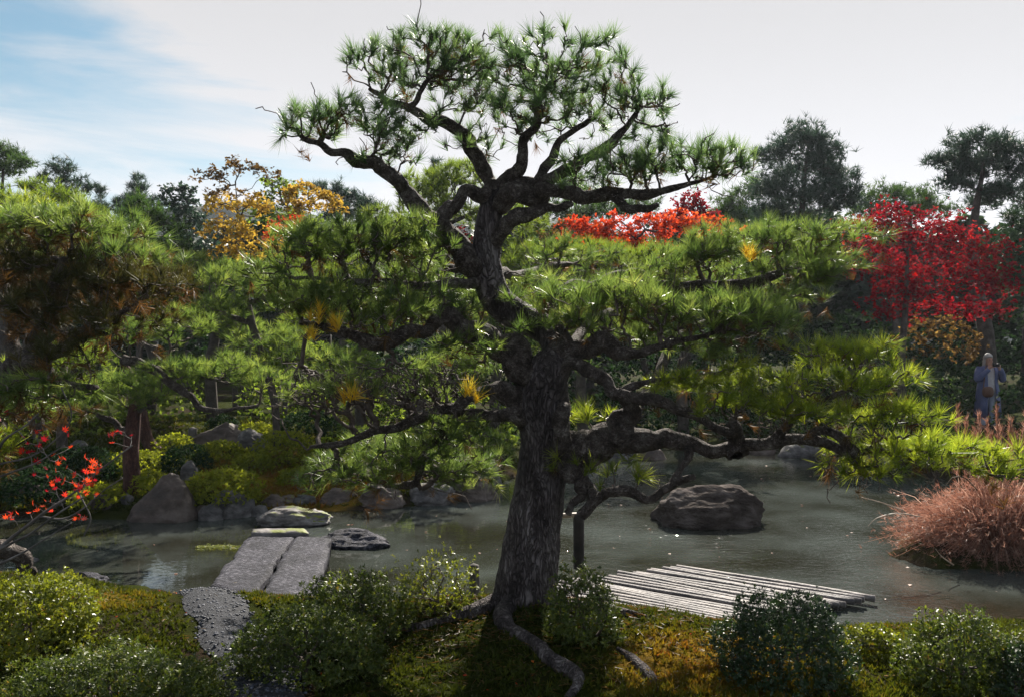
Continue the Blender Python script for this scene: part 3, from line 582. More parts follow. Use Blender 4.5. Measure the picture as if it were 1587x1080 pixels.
def px_shrub(name, label, px, py, rx, ry, d, mat, seed, dens=1.0, leaf=0.03, lw=0.013, depth=0.9, base_py=None, **k):
    """dome whose outline spans px+-rx, py-ry .. py+ry in the photo at distance d"""
    if base_py is not None:
        d = ray_ground(px, base_py); py, ry = (base_py+py-ry)/2, (base_py-(py-ry))/2
    c = U(px, py+ry*0.42, d); R = (rx/F*d, rx/F*d*depth, ry*1.28/F*d)
    area = 2*PI*((R[0]*R[1])**1.6/3+2*(R[0]*R[2])**1.6/3)**(1/1.6)
    n = int(dens*area/(leaf*lw*0.5*7)*2.1)
    return shrub(name, label, c, R, mat, n, leaf, lw, seed=seed, **k)

def clump_points(c, r, n, rng):
    lobes = ell_points(c, np.asarray(r)*0.88, max(3, int(n/8)), rng, 0.45, -0.35); out = []
    k = rng.integers(0, len(lobes), n); d = randdir(rng, n); d[:,2] = np.abs(d[:,2])*0.9-0.15
    rad = (0.11+0.07*rng.random(len(lobes)))[k]*(0.45+0.6*rng.random(n))
    return lobes[k]+d*rad[:,None]*np.array([1.25, 1.25, 0.85])
def pads_targets(pads, rng, dens=1.0, div=300.0, clump=False):
    out = []; idx = []; pr = []
    for k, p in enumerate(pads):
        cx, cy, rx, ry, d, rz = p[:6]; dn = p[6] if len(p) > 6 else 1.0
        n = max(5, int(PI*rx*ry/div*dn*dens*(0.8 if clump and cy < 310 else 1.0))); c = U(cx, cy, d)
        rr = (rx/F*d*1.08, rz, ry/F*d*1.12); out.append(clump_points(c, rr, n, rng) if (clump and p[1] > 330) else ell_points(c, rr, n, rng, 0.5, -0.45)); idx += [k]*n
    return np.vstack(out), np.array(idx)
def limb(root, base, pts, mat='bark_limb', sides=12, namp=0.20, seed=0, name='branch', n=9):
    P = np.array([np.append(U(a, b, d), r*0.85/F*d) for a, b, d, r in pts]); Q = catmull(P, n)
    u = np.arange(len(Q))/n; w3 = np.stack([vnoise(np.stack([u*1.7+7*c, u*0+seed, u*0], -1), seed+c) for c in range(3)], -1)
    env = np.minimum(1, np.minimum(u, u[-1]-u)*2)[:,None]; Q[:,:3] += w3*0.85*Q[:,3:4]*env
    rr = np.maximum(Q[:,3], 0.003)*(1+0.16*vnoise(np.stack([u*1.9, u*0+seed, u*0+5], -1), seed+4))
    V, f = tube(Q[:,:3], rr, sides, namp, 22 if sides > 12 else 14, seed, True, 0.5 if sides > 12 else 0)
    link(name, make_mesh(name, V-base, f, None, True), M[mat], root); return Q[:,:3]
def pine(name, label, base, trunk, limbs, pads, seed, mats, per=45, Ln=0.092, w=0.0028, dens=1.0, div=300.0, cat='pine tree', trunk_mat='bark', bare=(), brown=0.0, tr_sides=40, twr=0.0022, clump=False, bare_extra=0.0, group=None, namp=0.10, per_part=True, rise=0.25, limb_mat='bark_limb'):
    rng = np.random.default_rng(seed); base = np.asarray(base, float); t = thing(name, label, cat, base, group); nodes = []
    if trunk:
        P = np.array([np.append(U(a, b, d), r/F*d) for a, b, d, r in trunk]); Q = catmull(P, 10 if tr_sides > 20 else 5)
        V, f = tube(Q[:,:3], Q[:,3], tr_sides, namp, 5, seed, True, 0.30 if tr_sides > 20 else 0)
        link('trunk', make_mesh('trunk', V-base, f, None, True), M[trunk_mat], t); nodes.append(Q[len(Q)//3:, :3])
    for k, l in enumerate(limbs): nodes.append(limb(t, base, l, seed=seed*31+k, sides=20 if tr_sides > 20 else 7, mat=limb_mat))
    ini = np.vstack([n[::2] for n in nodes]); T, idx = pads_targets(pads, rng, dens, div, clump)
    nT = len(T)
    if bare_extra:
        kx = rng.choice(nT, int(nT*bare_extra), replace=False); T = np.vstack([T, T[kx]+rng.normal(size=(len(kx), 3))*0.07-[0, 0, .03]]); idx = np.append(idx, -np.ones(len(kx), int))
    NPs, PAs, tips, ax = grow(ini, T, rng, 0.35, rise, 0.025, 4)
    V, f = twig_mesh(NPs, PAs, len(ini), twr); link('twigs', make_mesh('twigs', V-base, [f], None, True), M['twig'], t, True)
    ax = unit(ax*0.7+np.array([0, 0, 0.45])+0.25*rng.normal(size=ax.shape))
    for m in sorted(set(mats if isinstance(mats, (list, tuple)) else [mats])):
        pass
    for k in range(len(pads)):
        s = idx == k
        if k in bare: s = s & (rng.random(len(s)) < bare[k])
        if s.sum() == 0: continue
        mt = mats[k] if isinstance(mats, (list, tuple)) else mats
        r0 = np.clip(0.45+0.22*rng.normal(size=s.sum()), 0, 1)
        V, f, ra = needles(T[s], ax[s], rng, per, Ln, w, rnd=r0)
        link('needle_pad', make_mesh('needle_pad', V-base, [f], ra), M[mt], t, True)
        if brown:     # old inner needles, lower in the pad
            q = T[s]-np.array([0, 0, 0.10])*(0.5+rng.random((s.sum(), 1))); q = q[rng.random(len(q)) < brown]
            if len(q):
                V, f, ra = needles(q, unit(rng.normal(size=q.shape)*0.6+[0, 0, -0.1]), rng, 24, Ln*0.85, w); link('old_needles', make_mesh('old_needles', V-base, [f], ra), M['needle_brown'], t, True)
    return t, T, ax, idx

# ------------------------------------------------------------------ the big pine
trunk = [(804, 985, 4.70, 62), (808, 950, 4.70, 52), (815, 910, 4.70, 48), (823, 850, 4.70, 44), (832, 790, 4.70, 40), (840, 730, 4.70, 37), (845, 675, 4.70, 38), (840, 622, 4.68, 40), (848, 580, 4.66, 34), (866, 548, 4.68, 27), (850, 515, 4.78, 23), (808, 492, 4.85, 23), (774, 468, 4.9, 25), (757, 430, 4.9, 24), (753, 380, 4.9, 21), (760, 330, 4.9, 19), (768, 296, 4.88, 15)]
limbs = [
 [(835, 605, 4.66, 26), (802, 562, 4.6, 23), (765, 535, 4.55, 21), (725, 515, 4.5, 18), (702, 495, 4.45, 18), (670, 502, 4.4, 14), (630, 518, 4.35, 12), (590, 530, 4.3, 12), (525, 508, 4.3, 8), (465, 500, 4.3, 5)],
 [(750, 430, 4.9, 20), (722, 396, 4.85, 19), (690, 366, 4.8, 17), (655, 342, 4.75, 17), (636, 302, 4.7, 15), (612, 274, 4.7, 14), (572, 254, 4.65, 12), (536, 244, 4.6, 9), (500, 226, 4.6, 6), (468, 214, 4.6, 4)],
 [(765, 302, 4.88, 15), (726, 300, 4.85, 12), (695, 322, 4.8, 12), (668, 352, 4.77, 13)],
 [(770, 295, 4.88, 14), (743, 262, 4.9, 13), (730, 225, 4.92, 12), (705, 200, 4.9, 10), (666, 188, 4.85, 9), (630, 170, 4.85, 8), (600, 158, 4.85, 6), (572, 138, 4.85, 3)],
 [(630, 170, 4.85, 6), (650, 145, 4.8, 5), (668, 118, 4.8, 3)],
 [(772, 290, 4.88, 15), (800, 264, 4.8, 12), (812, 232, 4.75, 10), (828, 190, 4.75, 8), (836, 150, 4.75, 6), (852, 110, 4.75, 3)],
 [(785, 296, 4.86, 15), (832, 286, 4.8, 12), (868, 264, 4.8, 11), (905, 248, 4.8, 10), (940, 230, 4.8, 9), (968, 203, 4.8, 6), (990, 170, 4.8, 3)],
 [(835, 285, 4.8, 9), (846, 250, 4.85, 9), (880, 215, 4.9, 6), (915, 185, 4.95, 4)],
 [(772, 318, 4.88, 17), (820, 300, 4.75, 15), (860, 305, 4.7, 13), (910, 308, 4.65, 12), (960, 300, 4.6, 11), (1010, 296, 4.55, 8), (1060, 285, 4.55, 5), (1110, 274, 4.55, 3)],
 [(950, 303, 4.62, 9), (982, 325, 4.55, 8), (1020, 318, 4.5, 4)],
 [(760, 400, 4.9, 16), (780, 360, 4.82, 12), (800, 332, 4.75, 13), (850, 322, 4.7, 9), (885, 316, 4.6, 5)],
 [(752, 436, 4.88, 11), (700, 434, 4.7, 9), (650, 441, 4.6, 8), (600, 439, 4.5, 6), (540, 438, 4.4, 5), (475, 430, 4.3, 3)],
 [(655, 440, 4.6, 7), (618, 455, 4.5, 5), (570, 446, 4.4, 4), (530, 425, 4.35, 3)],
 [(822, 500, 4.82, 16), (860, 472, 4.95, 12), (905, 445, 5.1, 11), (960, 434, 5.15, 11), (1010, 434, 5.2, 9), (1060, 450, 5.2, 11), (1130, 442, 5.2, 12), (1190, 425, 5.2, 8), (1250, 405, 5.2, 4)],
 [(862, 548, 4.68, 24), (900, 532, 4.6, 20), (945, 530, 4.55, 17), (985, 546, 4.5, 9), (1040, 532, 4.5, 6), (1120, 512, 4.5, 3)],
 [(856, 610, 4.66, 20), (876, 566, 4.6, 12), (905, 570, 4.5, 12), (940, 590, 4.45, 11), (975, 612, 4.4, 10), (1030, 632, 4.4, 9), (1085, 652, 4.35, 9), (1135, 672, 4.3, 7)],
 [(862, 706, 4.68, 34), (912, 696, 4.6, 28), (958, 672, 4.55, 24), (1015, 680, 4.5, 18), (1070, 694, 4.45, 14), (1130, 698, 4.4, 12), (1190, 690, 4.35, 12), (1250, 680, 4.3, 9), (1310, 700, 4.25, 8), (1365, 700, 4.2, 5), (1430, 712, 4.2, 4), (1510, 722, 4.2, 3)],
 [(1142, 702, 4.4, 18), (1140, 680, 4.38, 14), (1134, 655, 4.36, 12)],
 [(962, 682, 4.55, 22), (974, 645, 4.5, 15), (966, 612, 4.5, 10), (1000, 590, 4.5, 5), (1060, 585, 4.5, 3)],
 [(1190, 690, 4.35, 10), (1230, 652, 4.3, 8), (1270, 622, 4.3, 5), (1325, 600, 4.3, 3)],
 [(1236, 684, 4.3, 8), (1290, 668, 4.25, 8), (1332, 700, 4.2, 10), (1330, 722, 4.2, 6)],
 [(866, 722, 4.65, 20), (890, 737, 4.6, 14), (906, 740, 4.58, 12), (898, 765, 4.55, 8), (880, 795, 4.5, 6)],
 [(900, 800, 4.5, 9), (925, 772, 4.5, 10), (965, 758, 4.45, 9), (1008, 770, 4.4, 8), (1036, 750, 4.4, 8), (1076, 738, 4.35, 5)],
 [(904, 745, 4.58, 10), (918, 765, 4.54, 8), (915, 785, 4.5, 8)],
 [(806, 628, 4.66, 22), (776, 604, 4.55, 13), (745, 612, 4.5, 11), (700, 630, 4.4, 9), (650, 650, 4.35, 8), (590, 665, 4.3, 7), (530, 690, 4.3, 6), (480, 692, 4.25, 3)],
 [(815, 655, 4.66, 18), (770, 640, 4.55, 11), (715, 640, 4.5, 10), (672, 680, 4.45, 9), (650, 712, 4.45, 8), (640, 748, 4.5, 7), (600, 752, 4.5, 3)],
 [(1070, 694, 4.45, 8), (1060, 720, 4.4, 6), (1038, 752, 4.4, 6)],
 [(870, 620, 4.62, 13), (868, 650, 4.5, 14), (872, 690, 4.55, 16)],
 [(842, 600, 4.7, 16), (800, 560, 5.2, 10), (760, 520, 5.8, 10), (700, 500, 6.4, 6)],
 [(848, 585, 4.7, 16), (890, 540, 5.3, 10), (920, 500, 5.9, 10), (960, 480, 6.5, 6)],
 [(757, 430, 4.9, 12), (790, 425, 5.4, 9), (840, 415, 6.0, 8), (880, 410, 6.5, 5)],
 [(960, 672, 4.6, 14), (1010, 600, 5.2, 9), (1060, 520, 5.8, 7), (1130, 490, 6.2, 4)],
 [(757, 420, 4.9, 12), (700, 415, 5.4, 8), (620, 410, 6.0, 6)],
]
N1, N2, N3 = 'needle', 'needle_blue', 'needle_sunlit'
pads = [
 (583, 106, 48, 34, 4.85, .28, .8), (665, 84, 60, 40, 4.85, .30, .8), (635, 132, 70, 30, 4.85, .25, .6), (760, 105, 70, 50, 4.9, .35, .6), (850, 92, 75, 42, 4.8, .35, .6), (905, 140, 85, 45, 4.7, .35, .8), (985, 165, 58, 42, 4.75, .28, .8), (945, 85, 32, 24, 4.8, .2, .8), (810, 170, 90, 40, 4.5, .25, .5), (655, 215, 38, 30, 4.8, .2, .6),
 (488, 200, 50, 38, 4.6, .25), (560, 190, 70, 36, 4.6, .28), (615, 228, 38, 26, 4.6, .2, .7),
 (940, 262, 75, 32, 4.6, .28), (1045, 258, 80, 40, 4.55, .32), (1120, 258, 42, 32, 4.55, .2), (905, 290, 50, 16, 4.7, .2, .8),
 (475, 388, 70, 34, 4.3, .30, 1.3), (565, 378, 88, 38, 4.45, .36, 1.3), (650, 390, 60, 32, 4.7, .28, 1.1),
 (1075, 400, 66, 36, 5.2, .35, 1.2), (1165, 392, 88, 46, 5.2, .42, 1.3), (1275, 388, 68, 34, 5.1, .32, 1.3), (1225, 432, 85, 28, 5.0, .32, 1.2),
 (900, 472, 74, 32, 4.7, .32), (975, 480, 88, 38, 4.6, .34, 1.1), (1085, 500, 88, 40, 4.5, .34, 1.1), (1180, 502, 64, 44, 4.6, .32), (880, 504, 50, 20, 4.5, .16, 1.3),
 (470, 476, 66, 32, 4.3, .32), (560, 484, 82, 36, 4.3, .36, 1.1), (640, 484, 72, 34, 4.5, .32, 1.0), (715, 458, 50, 24, 5.5, .3), (620, 450, 80, 20, 4.9, .3),
 (515, 612, 80, 40, 4.3, .40, 2.6), (650, 612, 110, 40, 4.4, .42, 2.6),
 (585, 728, 76, 30, 4.4, .30), (690, 700, 60, 46, 4.5, .26), (700, 752, 44, 24, 4.5, .2), (540, 745, 40, 26, 4.4, .2),
 (1075, 606, 56, 18, 4.5, .28, 1.2), (1160, 588, 50, 20, 4.6, .3, 1.1), (1185, 634, 84, 20, 4.35, .32, 1.1), (1290, 562, 82, 24, 4.45, .34, 1.1), (1350, 600, 54, 24, 4.2, .28, 1.1), (1250, 606, 70, 18, 4.2, .34, 1.0), (1368, 648, 54, 20, 4.15, .26, 1.1), (1290, 658, 66, 14, 4.2, .26, 1.0), (1400, 702, 80, 24, 4.2, .32, 1.1), (1474, 714, 76, 26, 4.2, .32, 1.1), (1538, 732, 34, 24, 4.2, .24, 1.1), (1345, 734, 50, 16, 4.2, .24, 1.1),
 (640, 735, 66, 38, 5.5, .45), (560, 705, 76, 30, 5.6, .45), (730, 730, 44, 36, 5.6, .4), (1010, 545, 60, 24, 4.9, .3, .8), (810, 440, 36, 20, 5.4, .3), (620, 480, 70, 26, 6.0, .5), (730, 480, 80, 26, 6.3, .6), (930, 462, 90, 30, 6.4, .6), (880, 402, 90, 24, 6.4, .6), (1060, 480, 90, 34, 6.0, .5), (1140, 440, 70, 30, 6.2, .5), (620, 395, 80, 28, 6.0, .5), (760, 575, 50, 20, 5.8, .5, .7), (960, 520, 70, 22, 5.8, .5, .8),
 (725, 165, 60, 50, 4.9, .35, .6), (800, 130, 60, 40, 4.95, .3, .6), (880, 190, 80, 36, 4.9, .35, .6), (760, 225, 60, 22, 4.9, .3, .5), (700, 105, 50, 50, 4.9, .3), (1000, 215, 40, 22, 4.8, .25, .7), (600, 250, 60, 14, 4.7, .2, .4),
 (690, 420, 36, 16, 5.4, .2, .8), (1030, 440, 40, 18, 4.9, .25, .9), (600, 425, 40, 14, 4.4, .2, .7), (1130, 545, 50, 18, 4.5, .25, .9), (960, 440, 40, 16, 4.9, .25, .8), (1230, 470, 40, 22, 4.9, .25, .9), (430, 440, 36, 20, 4.3, .2, .9), (700, 545, 40, 20, 4.4, .2, .8),
 (915, 655, 26, 14, 4.75, .12, 1.4), (950, 738, 26, 9, 4.5, .1, 1.8), (885, 733, 12, 9, 4.5, .08, 2), (890, 565, 20, 20, 5.1, .15),
]
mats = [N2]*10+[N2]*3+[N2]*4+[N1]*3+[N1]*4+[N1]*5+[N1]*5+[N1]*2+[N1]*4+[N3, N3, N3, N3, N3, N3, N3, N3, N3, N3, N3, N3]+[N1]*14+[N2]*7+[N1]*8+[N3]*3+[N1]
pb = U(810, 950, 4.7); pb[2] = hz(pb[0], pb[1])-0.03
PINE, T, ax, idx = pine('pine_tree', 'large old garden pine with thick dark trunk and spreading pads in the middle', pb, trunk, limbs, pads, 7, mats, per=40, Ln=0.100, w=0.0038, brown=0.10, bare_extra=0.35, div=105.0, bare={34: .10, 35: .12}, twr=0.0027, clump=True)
# a few yellow dying tufts
rng = np.random.default_rng(3)
for (a, b, d, r) in ((545, 598, 3.92, .085), (728, 594, 4.0, .085), (490, 474, 3.95, .07), (522, 482, 3.95, .07), (486, 494, 3.95, .055), (1160, 378, 4.75, .075)):
    p = U(a, b+12, d); tp = np.repeat(p[None], 3, 0)+rng.normal(size=(3, 3))*0.018; V, f, ra = needles(tp, unit(np.tile([0, -0.15, 1.0], (3, 1))+rng.normal(size=(3, 3))*.2), rng, 42, r*1.15, 0.0034, 0.1, 1.15)
    link('needle_tuft', make_mesh('needle_tuft', V-pb, [f], ra), M['needle_yellow'], PINE, True, 'bright yellow dying needle tuft')
# surface roots
def root_tube(pts, rs, seed):
    Q = catmull(np.column_stack([np.array(pts, float), rs]), 8); xy = Q[:,:2]+0.05*np.stack([vnoise(np.column_stack([Q[:,:2]*4, Q[:,2]*0+seed]), 3), vnoise(np.column_stack([Q[:,:2]*4, Q[:,2]*0+seed]), 8)], -1)
    P = np.column_stack([xy, height(xy[:,0], xy[:,1])+Q[:,2]*(0.25+0.35*vnoise(np.column_stack([xy*5, Q[:,2]*0]), 4))]); V, f = tube(P, Q[:,2], 12, 0.30, 9, seed)
    link('root', make_mesh('root', V-pb, f, None, True), M['bark'], PINE)
root_tube([(0.0, 4.65), (-0.08, 4.45), (0.08, 4.2), (0.20, 4.02), (0.27, 3.8), (0.28, 3.55)], [.06, .055, .045, .038, .034, .015], 1)
root_tube([(0.0, 4.68), (-0.2, 4.5), (-0.42, 4.4), (-0.68, 4.32), (-0.95, 4.28)], [.06, .045, .032, .028, .010], 2)
root_tube([(0.1, 4.6), (0.3, 4.55), (0.55, 4.45), (0.75, 4.4)], [.05, .035, .028, .010], 3)
root_tube([(0.50, 4.05), (0.58, 3.9), (0.62, 3.75), (0.66, 3.6)], [.012, .028, .026, .01], 4)
# stake and props
def post(px, py0, py1, d, r, label, mat='stump', name='wooden_post', seed=0, tilt=0.0, cat='post'):
    a = U(px, py1, d); b = U(px+tilt, py0, d); s = np.linspace(0, 1, 8)[:,None]; V, f = tube(a+(b-a)*s, np.full(8, r), 12, 0.06, 12, seed)
    V = V-a; o = link(name, make_mesh(name, V, f, None, True), M[mat]); o.location = tuple(a); tag(o, label, cat); return o
post(737, 876, 940, 5.3, .035, 'short weathered wooden stake left of the main trunk', seed=1, tilt=-3)
post(897, 797, 880, 6.6, .045, 'dark wooden prop post standing in the pond under the low pine branch', 'dark_wood', 'prop_post', 2)
o = link('crossbar', (lambda V_f: make_mesh('crossbar', V_f[0]-U(897, 797, 6.6), V_f[1], None, True))(tube(np.array([U(866, 799, 6.6), U(885, 798, 6.6), U(912, 797, 6.6)]), [.022]*3, 8)), M['bamboo'], bpy.data.objects['prop_post']); o.location = tuple(U(897, 797, 6.6)-U(897, 880, 6.6))
post(297, 664, 690, 14.2, .075, 'short pale post between the round clipped bushes on the left bank', seed=4, tilt=2)

# ------------------------------------------------------------------ left foreground pine and the pines across the pond
lb = U(-150, 905, 4.4)
pine('pine_tree', 'dark dense pine crowding the left edge with brown inner needles', lb, [(-150, 960, 4.4, 60), (-140, 800, 4.4, 50), (-110, 700, 4.4, 44), (-60, 640, 4.4, 38), (-20, 610, 4.4, 32)],
 [[(-60, 645, 4.4, 30), (0, 600, 4.35, 26), (30, 570, 4.3, 22), (60, 520, 4.3, 16), (80, 460, 4.3, 10), (100, 400, 4.3, 6)],
  [(10, 590, 4.35, 18), (60, 560, 4.2, 12), (110, 530, 4.1, 9), (150, 500, 4.1, 7), (200, 480, 4.1, 4)],
  [(30, 570, 4.3, 12), (20, 500, 4.4, 10), (0, 430, 4.5, 8), (-10, 380, 4.5, 5)],
  [(60, 560, 4.2, 8), (90, 590, 4.0, 7), (150, 600, 3.9, 4)],
  [(-20, 612, 4.4, 14), (0, 660, 4.1, 9), (10, 700, 4.0, 5)]],
 [(30, 360, 75, 34, 4.4, .32, 1.5), (125, 365, 80, 34, 4.4, .34, 1.5), (200, 405, 50, 34, 4.4, .3, 1.3), (60, 420, 100, 40, 4.3, .35, 1.2), (170, 450, 80, 40, 4.2, .34, 1.2), (50, 490, 80, 40, 4.2, .3, 1.1), (190, 500, 56, 30, 4.1, .25, .9), (70, 610, 70, 30, 3.9, .25, 1.0), (10, 640, 50, 30, 4.0, .2, 1), (120, 560, 50, 26, 3.95, .2, .8), (0, 715, 24, 26, 3.9, .15, 1.3), (240, 440, 40, 26, 4.6, .2), (40, 385, 110, 44, 5.4, .5, 1.1), (160, 420, 90, 50, 5.3, .5, 1.1), (60, 450, 110, 40, 5.6, .5, 1), (40, 345, 90, 26, 5.0, .4, 1.2)],  # rear pads at the list's end are added to block the sun
 11, ['needle', 'needle', 'needle', 'needle_shade', 'needle_shade', 'needle_shade', 'needle_shade', 'needle', 'needle', 'needle_shade', 'needle_sunlit', 'needle_shade', 'needle', 'needle', 'needle_shade', 'needle_sunlit'], div=120, clump=True, per=38, w=0.0038, brown=0.6, trunk_mat='bark')
def gb(px, d, dz=-0.03): x = (px-793.5)/F*d; return np.array([x, d, hz(x, d)+dz])
# pines on the left bank
pine('pine_tree', 'small pine with reddish trunk at the far pond edge on the left', gb(207, 10.95), [(207, 775, 10.95, 17), (205, 740, 10.95, 13), (203, 700, 10.95, 12), (206, 660, 10.95, 11), (210, 628, 10.95, 9)],
 [[(204, 672, 10.95, 8), (180, 655, 10.9, 6), (150, 642, 10.8, 4)], [(208, 640, 10.95, 7), (230, 625, 10.9, 4), (250, 612, 10.9, 3)]],
 [(200, 605, 66, 28, 10.95, .5, 1.5), (150, 632, 44, 16, 10.8, .35, 1), (235, 625, 30, 20, 10.8, .3, 1)], 21, 'needle_far', per=30, Ln=0.16, w=0.008, div=60, tr_sides=14, trunk_mat='red_bark', twr=0.004)
pine('pine_tree', 'leaning pine with a long bare limb reaching right over the left bank', gb(228, 13.2), [(240, 700, 13.2, 12), (228, 680, 13.2, 9), (222, 650, 13.2, 8), (210, 600, 13.2, 7), (190, 560, 13.2, 6)],
 [[(190, 556, 9.6, 9), (225, 566, 9.6, 9), (255, 580, 9.6, 8), (285, 606, 9.6, 7), (310, 628, 9.6, 6), (360, 634, 9.7, 4), (400, 628, 9.8, 3)], [(208, 560, 9.6, 5), (270, 575, 9.7, 4), (340, 590, 9.8, 3)]],
 [(270, 575, 50, 20, 9.7, .35, 1.3), (345, 575, 62, 24, 9.8, .4, 1.4), (405, 590, 46, 18, 9.9, .3, 1.2), (220, 520, 60, 26, 9.7, .4, 1.2), (290, 505, 36, 30, 9.5, .35, 1.2)], 22, 'needle_far', per=30, Ln=0.15, w=0.007, div=75, tr_sides=14, trunk_mat='red_bark', twr=0.004)
pine('pine_tree', 'mid-green pine with feathery pads behind the left end of the big pine', gb(400, 8.9+4), [(430, 690, 12.9, 6), (425, 620, 12.9, 6), (408, 560, 12.9, 6), (390, 500, 12.9, 6), (380, 450, 12.9, 5)],
 [[(386, 500, 12.9, 5), (350, 490, 12.6, 4), (330, 480, 12.4, 3)], [(383, 470, 12.9, 5), (430, 460, 12.7, 4), (470, 455, 12.6, 3)], [(392, 570, 12.9, 5), (440, 560, 12.8, 4), (490, 555, 12.8, 3)]],
 [(370, 435, 56, 26, 12.6, .6, 1.4), (440, 450, 60, 24, 12.6, .6, 1.3), (345, 480, 40, 24, 12.4, .5, 1.2), (470, 560, 60, 24, 12.8, .6, 1.3), (420, 530, 60, 22, 12.9, .6, 1.2), (540, 565, 50, 22, 12.9, .5, 1.2)], 23, 'needle_far', per=26, Ln=0.19, w=0.010, div=55, tr_sides=12, trunk_mat='far_bark', twr=0.004)
pine('pine_tree', 'pine with light green pads seen right of the upper trunk', gb(905, 17.5), [(905, 690, 17.5, 9), (900, 600, 17.5, 8), (905, 520, 17.5, 7), (900, 450, 17.5, 6), (905, 415, 17.5, 5)],
 [[(902, 450, 17.5, 4), (860, 430, 17.3, 3), (820, 420, 17.2, 2)], [(903, 440, 17.5, 4), (960, 425, 17.3, 3), (1000, 415, 17.2, 2)], [(900, 530, 17.5, 4), (950, 520, 17.4, 3)]],
 [(830, 412, 56, 26, 17.2, .8, 1.5), (915, 402, 66, 26, 17.3, .9, 1.5), (1000, 410, 50, 24, 17.2, .8, 1.4), (810, 470, 40, 28, 17.3, .6, 1.2), (940, 500, 60, 22, 17.4, .8, 1.2)], 24, 'far_light', per=24, Ln=0.24, w=0.014, div=45, tr_sides=10, trunk_mat='far_bark', twr=0.006)
pine('pine_tree', 'pale sunlit pine crown showing between the main forks of the big pine', gb(690, 19.0), [(690, 640, 19, 9), (688, 520, 19, 8), (692, 400, 19, 7), (690, 320, 19, 5)],
 [[(690, 380, 19, 4), (650, 350, 18.8, 3), (630, 330, 18.8, 2)], [(690, 350, 19, 4), (730, 330, 18.8, 3), (760, 310, 18.8, 2)]],
 [(660, 305, 46, 34, 18.9, .9, 1.5), (715, 285, 46, 30, 18.9, .9, 1.5), (690, 335, 66, 24, 18.9, .9, 1.3), (790, 345, 50, 26, 18.9, .7, 1), (600, 345, 40, 22, 18.9, .7, 1)], 25, 'far_light', per=24, Ln=0.26, w=0.014, div=42, tr_sides=10, trunk_mat='far_bark', twr=0.006)
pine('pine_tree', 'dim green pine pads on the far shore seen left of the lower trunk', gb(655, 13.6), [(655, 720, 13.6, 10), (650, 660, 13.6, 8), (655, 600, 13.6, 7), (650, 560, 13.6, 6)],
 [[(652, 640, 13.6, 4), (600, 620, 13.4, 3), (560, 612, 13.4, 2)], [(653, 610, 13.6, 4), (700, 590, 13.4, 3), (740, 580, 13.4, 2)]],
 [(590, 600, 60, 22, 13.4, .7, 1.2), (690, 575, 70, 24, 13.4, .7, 1.3), (740, 545, 50, 22, 13.4, .6, 1.1), (760, 700, 34, 30, 13.4, .4, 1.3)], 26, 'needle_far', per=26, Ln=0.19, w=0.011, div=55, tr_sides=10, trunk_mat='far_bark', twr=0.004)

for k_, (px_, d_, lb_, pd_) in enumerate((
 (560, 15.5, 'sunlit pine with wide pads behind the left arm of the big pine', [(470, 420, 50, 24), (560, 432, 60, 26), (640, 425, 50, 24), (500, 500, 60, 24), (600, 520, 60, 24), (540, 465, 50, 22)]),
 (330, 16.5, 'sunlit low pine in the gap beside the left foreground pine', [(310, 420, 44, 24), (360, 440, 50, 24), (330, 490, 56, 24), (380, 520, 44, 22)]),
 (1060, 18.5, 'green pine filling the space under the orange-red maple', [(1030, 425, 50, 24), (1100, 430, 56, 26), (1070, 470, 60, 26), (1150, 460, 40, 26), (1000, 470, 40, 24)]),
 (770, 16.0, 'young green pine directly behind the trunk bend', [(760, 500, 50, 28), (810, 545, 44, 26), (730, 545, 50, 26), (790, 460, 36, 22)]),
 (100, 12.5, 'green pine on the far left bank behind the foreground pine', [(60, 580, 60, 26), (120, 560, 50, 26), (90, 620, 60, 22), (150, 600, 30, 20)]))):
    bot_ = gb(px_, d_); yb_ = 540+(CAMZ-bot_[2])/d_*F; top_ = min(q[1] for q in pd_)+12
    pine('pine_tree', lb_, bot_, [(px_, yb_+6, d_, 9), (px_-4, (yb_+top_)/2+20, d_, 8), (px_+3, (yb_+top_)/2-20, d_, 7), (px_, top_, d_, 4)],
         [[(px_, q[1]+26, d_, 5), ((px_+q[0])/2, q[1]+20, d_-.1, 4), (q[0], q[1]+12, d_-.2, 2.5)] for q in pd_], [(*q, d_-.1, .7, 1.5) for q in pd_], 40+k_, 'needle_far' if k_ % 2 else 'far_light', per=20, Ln=0.012*d_, w=0.0009*d_, div=50, tr_sides=10, trunk_mat='far_bark', twr=0.004)

